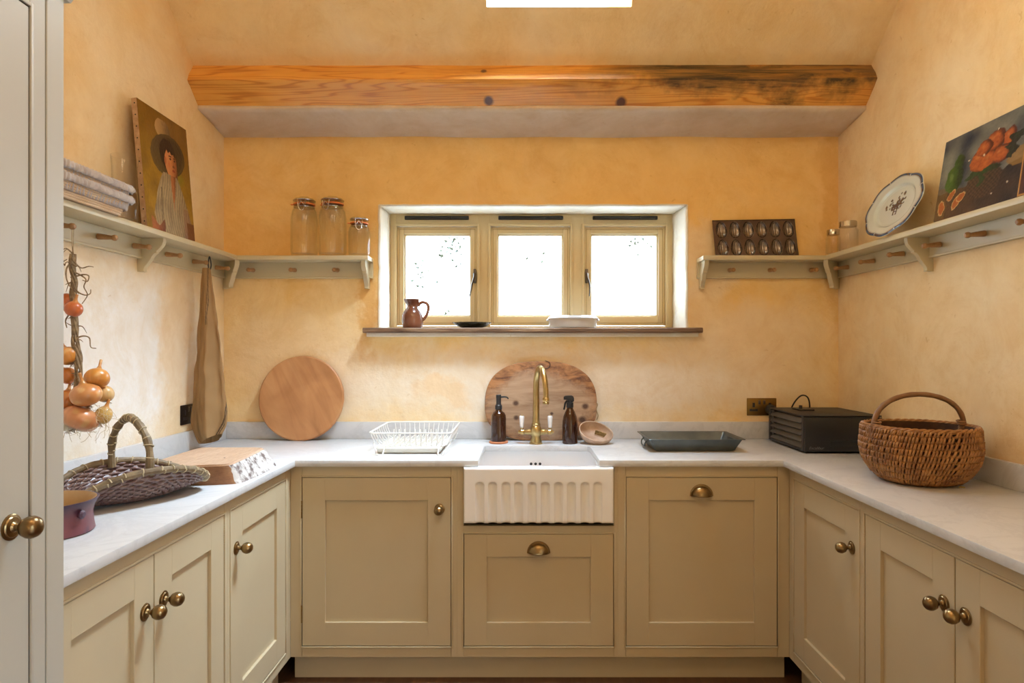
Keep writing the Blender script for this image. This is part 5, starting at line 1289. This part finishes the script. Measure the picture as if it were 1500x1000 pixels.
def still(u, v):
    u, v = u+.016*nz(u*11, v*11, 3)+.007*nz(u*40, v*40, 9), v+.018*nz(u*10, v*12, 14)+.007*nz(u*40, v*40, 19)
    n1 = nz(u*6, v*5, 5); n2 = nz(u*26, v*26, 6)*.6+nz(u*50, v*50, 8)*.4
    c = mix3(lin((66, 72, 80)), lin((122, 124, 116)), .45+1.1*n1+.3*(u-.3)); 
    tb = .33+.10*sstep(.5, .9, u)+.02*n1
    if v < tb: c = mix3(lin((84, 60, 40)), lin((54, 38, 30)), sstep(.1, .7, u)+.8*n1)
    if ell(u, v, .86, .46, .17, .10) < 1: c = mix3(c, lin((150, 112, 48)), .75)
    if u < .12 and v < .4: c = mix3(c, lin((112, 84, 42)), .6)
    q = ell(u, v, .17, .47+.0, .095, .17); q2 = ell(u, v, .20, .64, .05, .11)
    if q < 1 or q2 < 1: c = mix3(lin((68, 100, 34)), lin((24, 44, 20)), sstep(.12, .26, u)+.5*n2); c = mix3(c, lin((130, 150, 80)), max(0, 1-ell(u, v, .135, .50, .03, .07))*.5)
    # basket
    if ell(u, v, .50, .32, .17, .20) < 1 and v < .42: c = mix3(lin((92, 66, 46)), lin((40, 28, 22)), .5+.5*math.sin(u*150)*math.cos(v*130)+.4*(u-.4))
    for (cu, cv, r1, r2, s_) in ((.42, .58, .095, .14, 0), (.51, .54, .09, .13, 1), (.55, .74, .095, .12, 2), (.45, .70, .08, .09, 3), (.68, .71, .055, .12, 4), (.63, .56, .085, .10, 5)):
        q = ell(u, v, cu, cv, r1, r2)
        if q < 1: c = mix3(mix3(lin((160, 72, 30)), lin((186, 100, 42)), .5+n2), lin((84, 30, 16)), sstep(.2, 1.0, q+.5*(u-cu)/r1)); c = mix3(c, lin((212, 150, 84)), max(0, .35-ell(u, v, cu-r1*.3, cv+r2*.3, r1*.4, r2*.4))*1.2)
    for (cu, cv, r1, r2) in ((.52, .43, .12, .035), (.36, .42, .05, .05), (.47, .35, .03, .08), (.72, .60, .05, .13), (.78, .70, .06, .04)):
        if ell(u, v, cu+.02*math.sin(v*60), cv, r1, r2) < 1: c = mix3(lin((36, 66, 26)), lin((22, 30, 18)), sstep(.45, .7, u)+n2)
    for (cu, cv, r1, r2, k) in ((.07, .15, .035, .085, 0), (.17, .28, .05, .035, .9), (.235, .17, .035, .09, -.5), (.28, .22, .045, .05, .5)):
        uu, vv = u-cu, v-cv; ur, vr = uu*math.cos(k)+vv*math.sin(k)*.7, -uu*math.sin(k)*1.4+vv*math.cos(k); q = (ur/r1)**2+(vr/r2)**2
        if q < 1: c = mix3(lin((172, 92, 38)), lin((214, 178, 118)), sstep(.55, .9, q))
    for (cu, cv) in ((.74, .20), (.60, .14), (.45, .62), (.55, .86), (.30, .62)):
        if ell(u, v, cu, cv, .008, .010) < 1: c = lin((214, 204, 180))
    g = 1+.22*n2; return tuple(max(0, q_*g*.80) for q_ in c)
M['frame_dark'] = mat('dark_board_edge', (0.08, 0.055, 0.04), 0.7)
canvas('still_life_painting', 'unframed oil still life of oranges and a green pear, right shelf', (1.462, 2.298, SH+.001), (1.462, 1.850, SH+.001), (1.534, 1.852, 2.088), (1.534, 2.338, 2.087), .012, still, 170, 120, M['oil'], M['frame_dark'])
def darkpic(u, v):
    e = min(u*.2, (1-u)*.2, v*.26, (1-v)*.26)
    if e < .006: return lin((170, 122, 58))
    return mix3(lin((48, 22, 12)), lin((74, 36, 18)), .5+nz(u*8, v*8))
canvas('framed_picture', 'gold-edged dark picture at the right edge in front of the still life', (1.452, 1.898, SH+.001), (1.452, 1.700, SH+.001), (1.492, 1.702, 2.04), (1.492, 1.900, 2.04), .006, darkpic, 60, 70, M['oil'], M['frame_dark'], 'picture')
# ---- oval plate with a blue rim
M['faience'] = vcol_mat('tin_glazed_plate', 0.12, 0.0, coat=.6)
pc = Vector((1.493, 2.572, 1.907)); plt = thing('oval_plate', 'oval white plate with a wavy blue rim and flower motif, right shelf', 'plate', pc)
ang = math.atan2(.075, .235)
PA, PB = .186, .121
def platef(u, v):
    a = 2*PI*u; lobe = 1+.030*abs(math.cos(a*4))**.6-.012+.012*math.cos(a*8)
    s = [0, .35, .62, .70, .78, .9, 1.0, 1.012][min(7, int(v*7))]; k = v*7; j = min(int(k), 6); prof = [0, .35, .62, .68, .75, .88, 1.0, 1.01]; dep = [0, 0, .001, .004, .012, .015, .019, .016]
    s = lerp(prof[j], prof[j+1], k-j); d = lerp(dep[j], dep[j+1], k-j); L_ = 1+(lobe-1)*sstep(.6, 1, s)
    return Vector((math.cos(a)*PA*s*L_, math.sin(a)*PB*s*L_, d))
basis = Matrix(((0, math.sin(ang), -math.cos(ang)), (-1, 0, 0), (0, math.cos(ang), math.sin(ang)))).to_4x4()   # x -> towards camera, y -> up the lean, z -> out of the wall
NPu, NPv = 240, 71
rngp = random.Random(9)
flow = [(rngp.gauss(0, .032), rngp.gauss(.008, .018), rngp.uniform(.006, .011)) for _ in range(64)]
def pcol(co, i):
    u = (i//NPv)/NPu; v = (i % NPv)/(NPv-1); p = platef(u, v); c = lin((196, 208, 208)); a = 2*PI*u
    if .80 < v < .875: 
        m_ = .5+.5*math.sin(a*4*2+1); c = mix3(lin((70, 98, 128)), lin((40, 52, 84)), .5+nz(a*6, v*30)*1.2)
        if abs(math.cos(a*4)) < .05: c = lin((205, 212, 208))
    if .785 < v < .795: c = mix3(c, lin((90, 110, 140)), .7)
    x, y = p.x, p.y
    if abs(x) < .08 and abs(y) < .055:
        ink = 0
        for fx, fy, fr_ in flow:
            if (x-fx)**2+(y-fy)**2 < (fr_*.72)**2 and y > -.012-.1*abs(x): ink = 1
        if abs(x) < .014 and -.034 < y < -.012 and (abs(x)+abs(y+.022)*.6 > .010 or abs(y+.022) < .003): ink = 1
        if ink: c = mix3(lin((52, 56, 92)), lin((36, 40, 60)), .5+nz(x*90, y*90))
    return c
b = MB(); b.grid(platef, NPu, NPv, cu=True, tf=basis)
o = b.build('plate_body', M['faience'], plt, smooth=180, colfn=pcol); md = o.modifiers.new('t', 'SOLIDIFY'); md.thickness = .004; md.offset = -1
# ---- leafy twigs outside the window
M['leaf'] = mat('dark_leaf', (0.03, 0.035, 0.03), 0.8, c2=(0.045, 0.05, 0.04), spec=.1, scale=3)
b = MB(); rng = random.Random(4)
def leaf(c, s):
    d = Vector((rng.uniform(-1, 1), rng.uniform(-.3, .3), rng.uniform(-1, 1))).normalized(); e = d.cross(Vector((0, 1, .3))).normalized()*s*.3
    n_ = d.cross(e).normalized()*.0015
    vs = [c-d*s*.5, c-e, c+d*s*.5, c+e]; b.add([v+n_ for v in vs]+[v-n_ for v in vs], [(0, 1, 2, 3), (7, 6, 5, 4), (0, 4, 5, 1), (1, 5, 6, 2), (2, 6, 7, 3), (3, 7, 4, 0)])
for (px, py, sx_, sy_, n_) in ((616, 398, 6, 10, 16), (640, 378, 12, 10, 12), (670, 368, 8, 14, 16), (655, 360, 10, 10, 10), (915, 365, 14, 10, 9), (935, 355, 12, 8, 6), (655, 455, 4, 2, 4), (780, 372, 20, 8, 3)):
    for k in range(n_): leaf(P(rng.gauss(px, sx_), rng.gauss(py, sy_), 5.2+rng.uniform(-.3, .3)), rng.uniform(.020, .046))
o = b.build('garden_twigs', M['leaf'], smooth=0); tag(o, 'faint leafy twigs in the bright garden outside the window', 'foliage', kind='stuff')
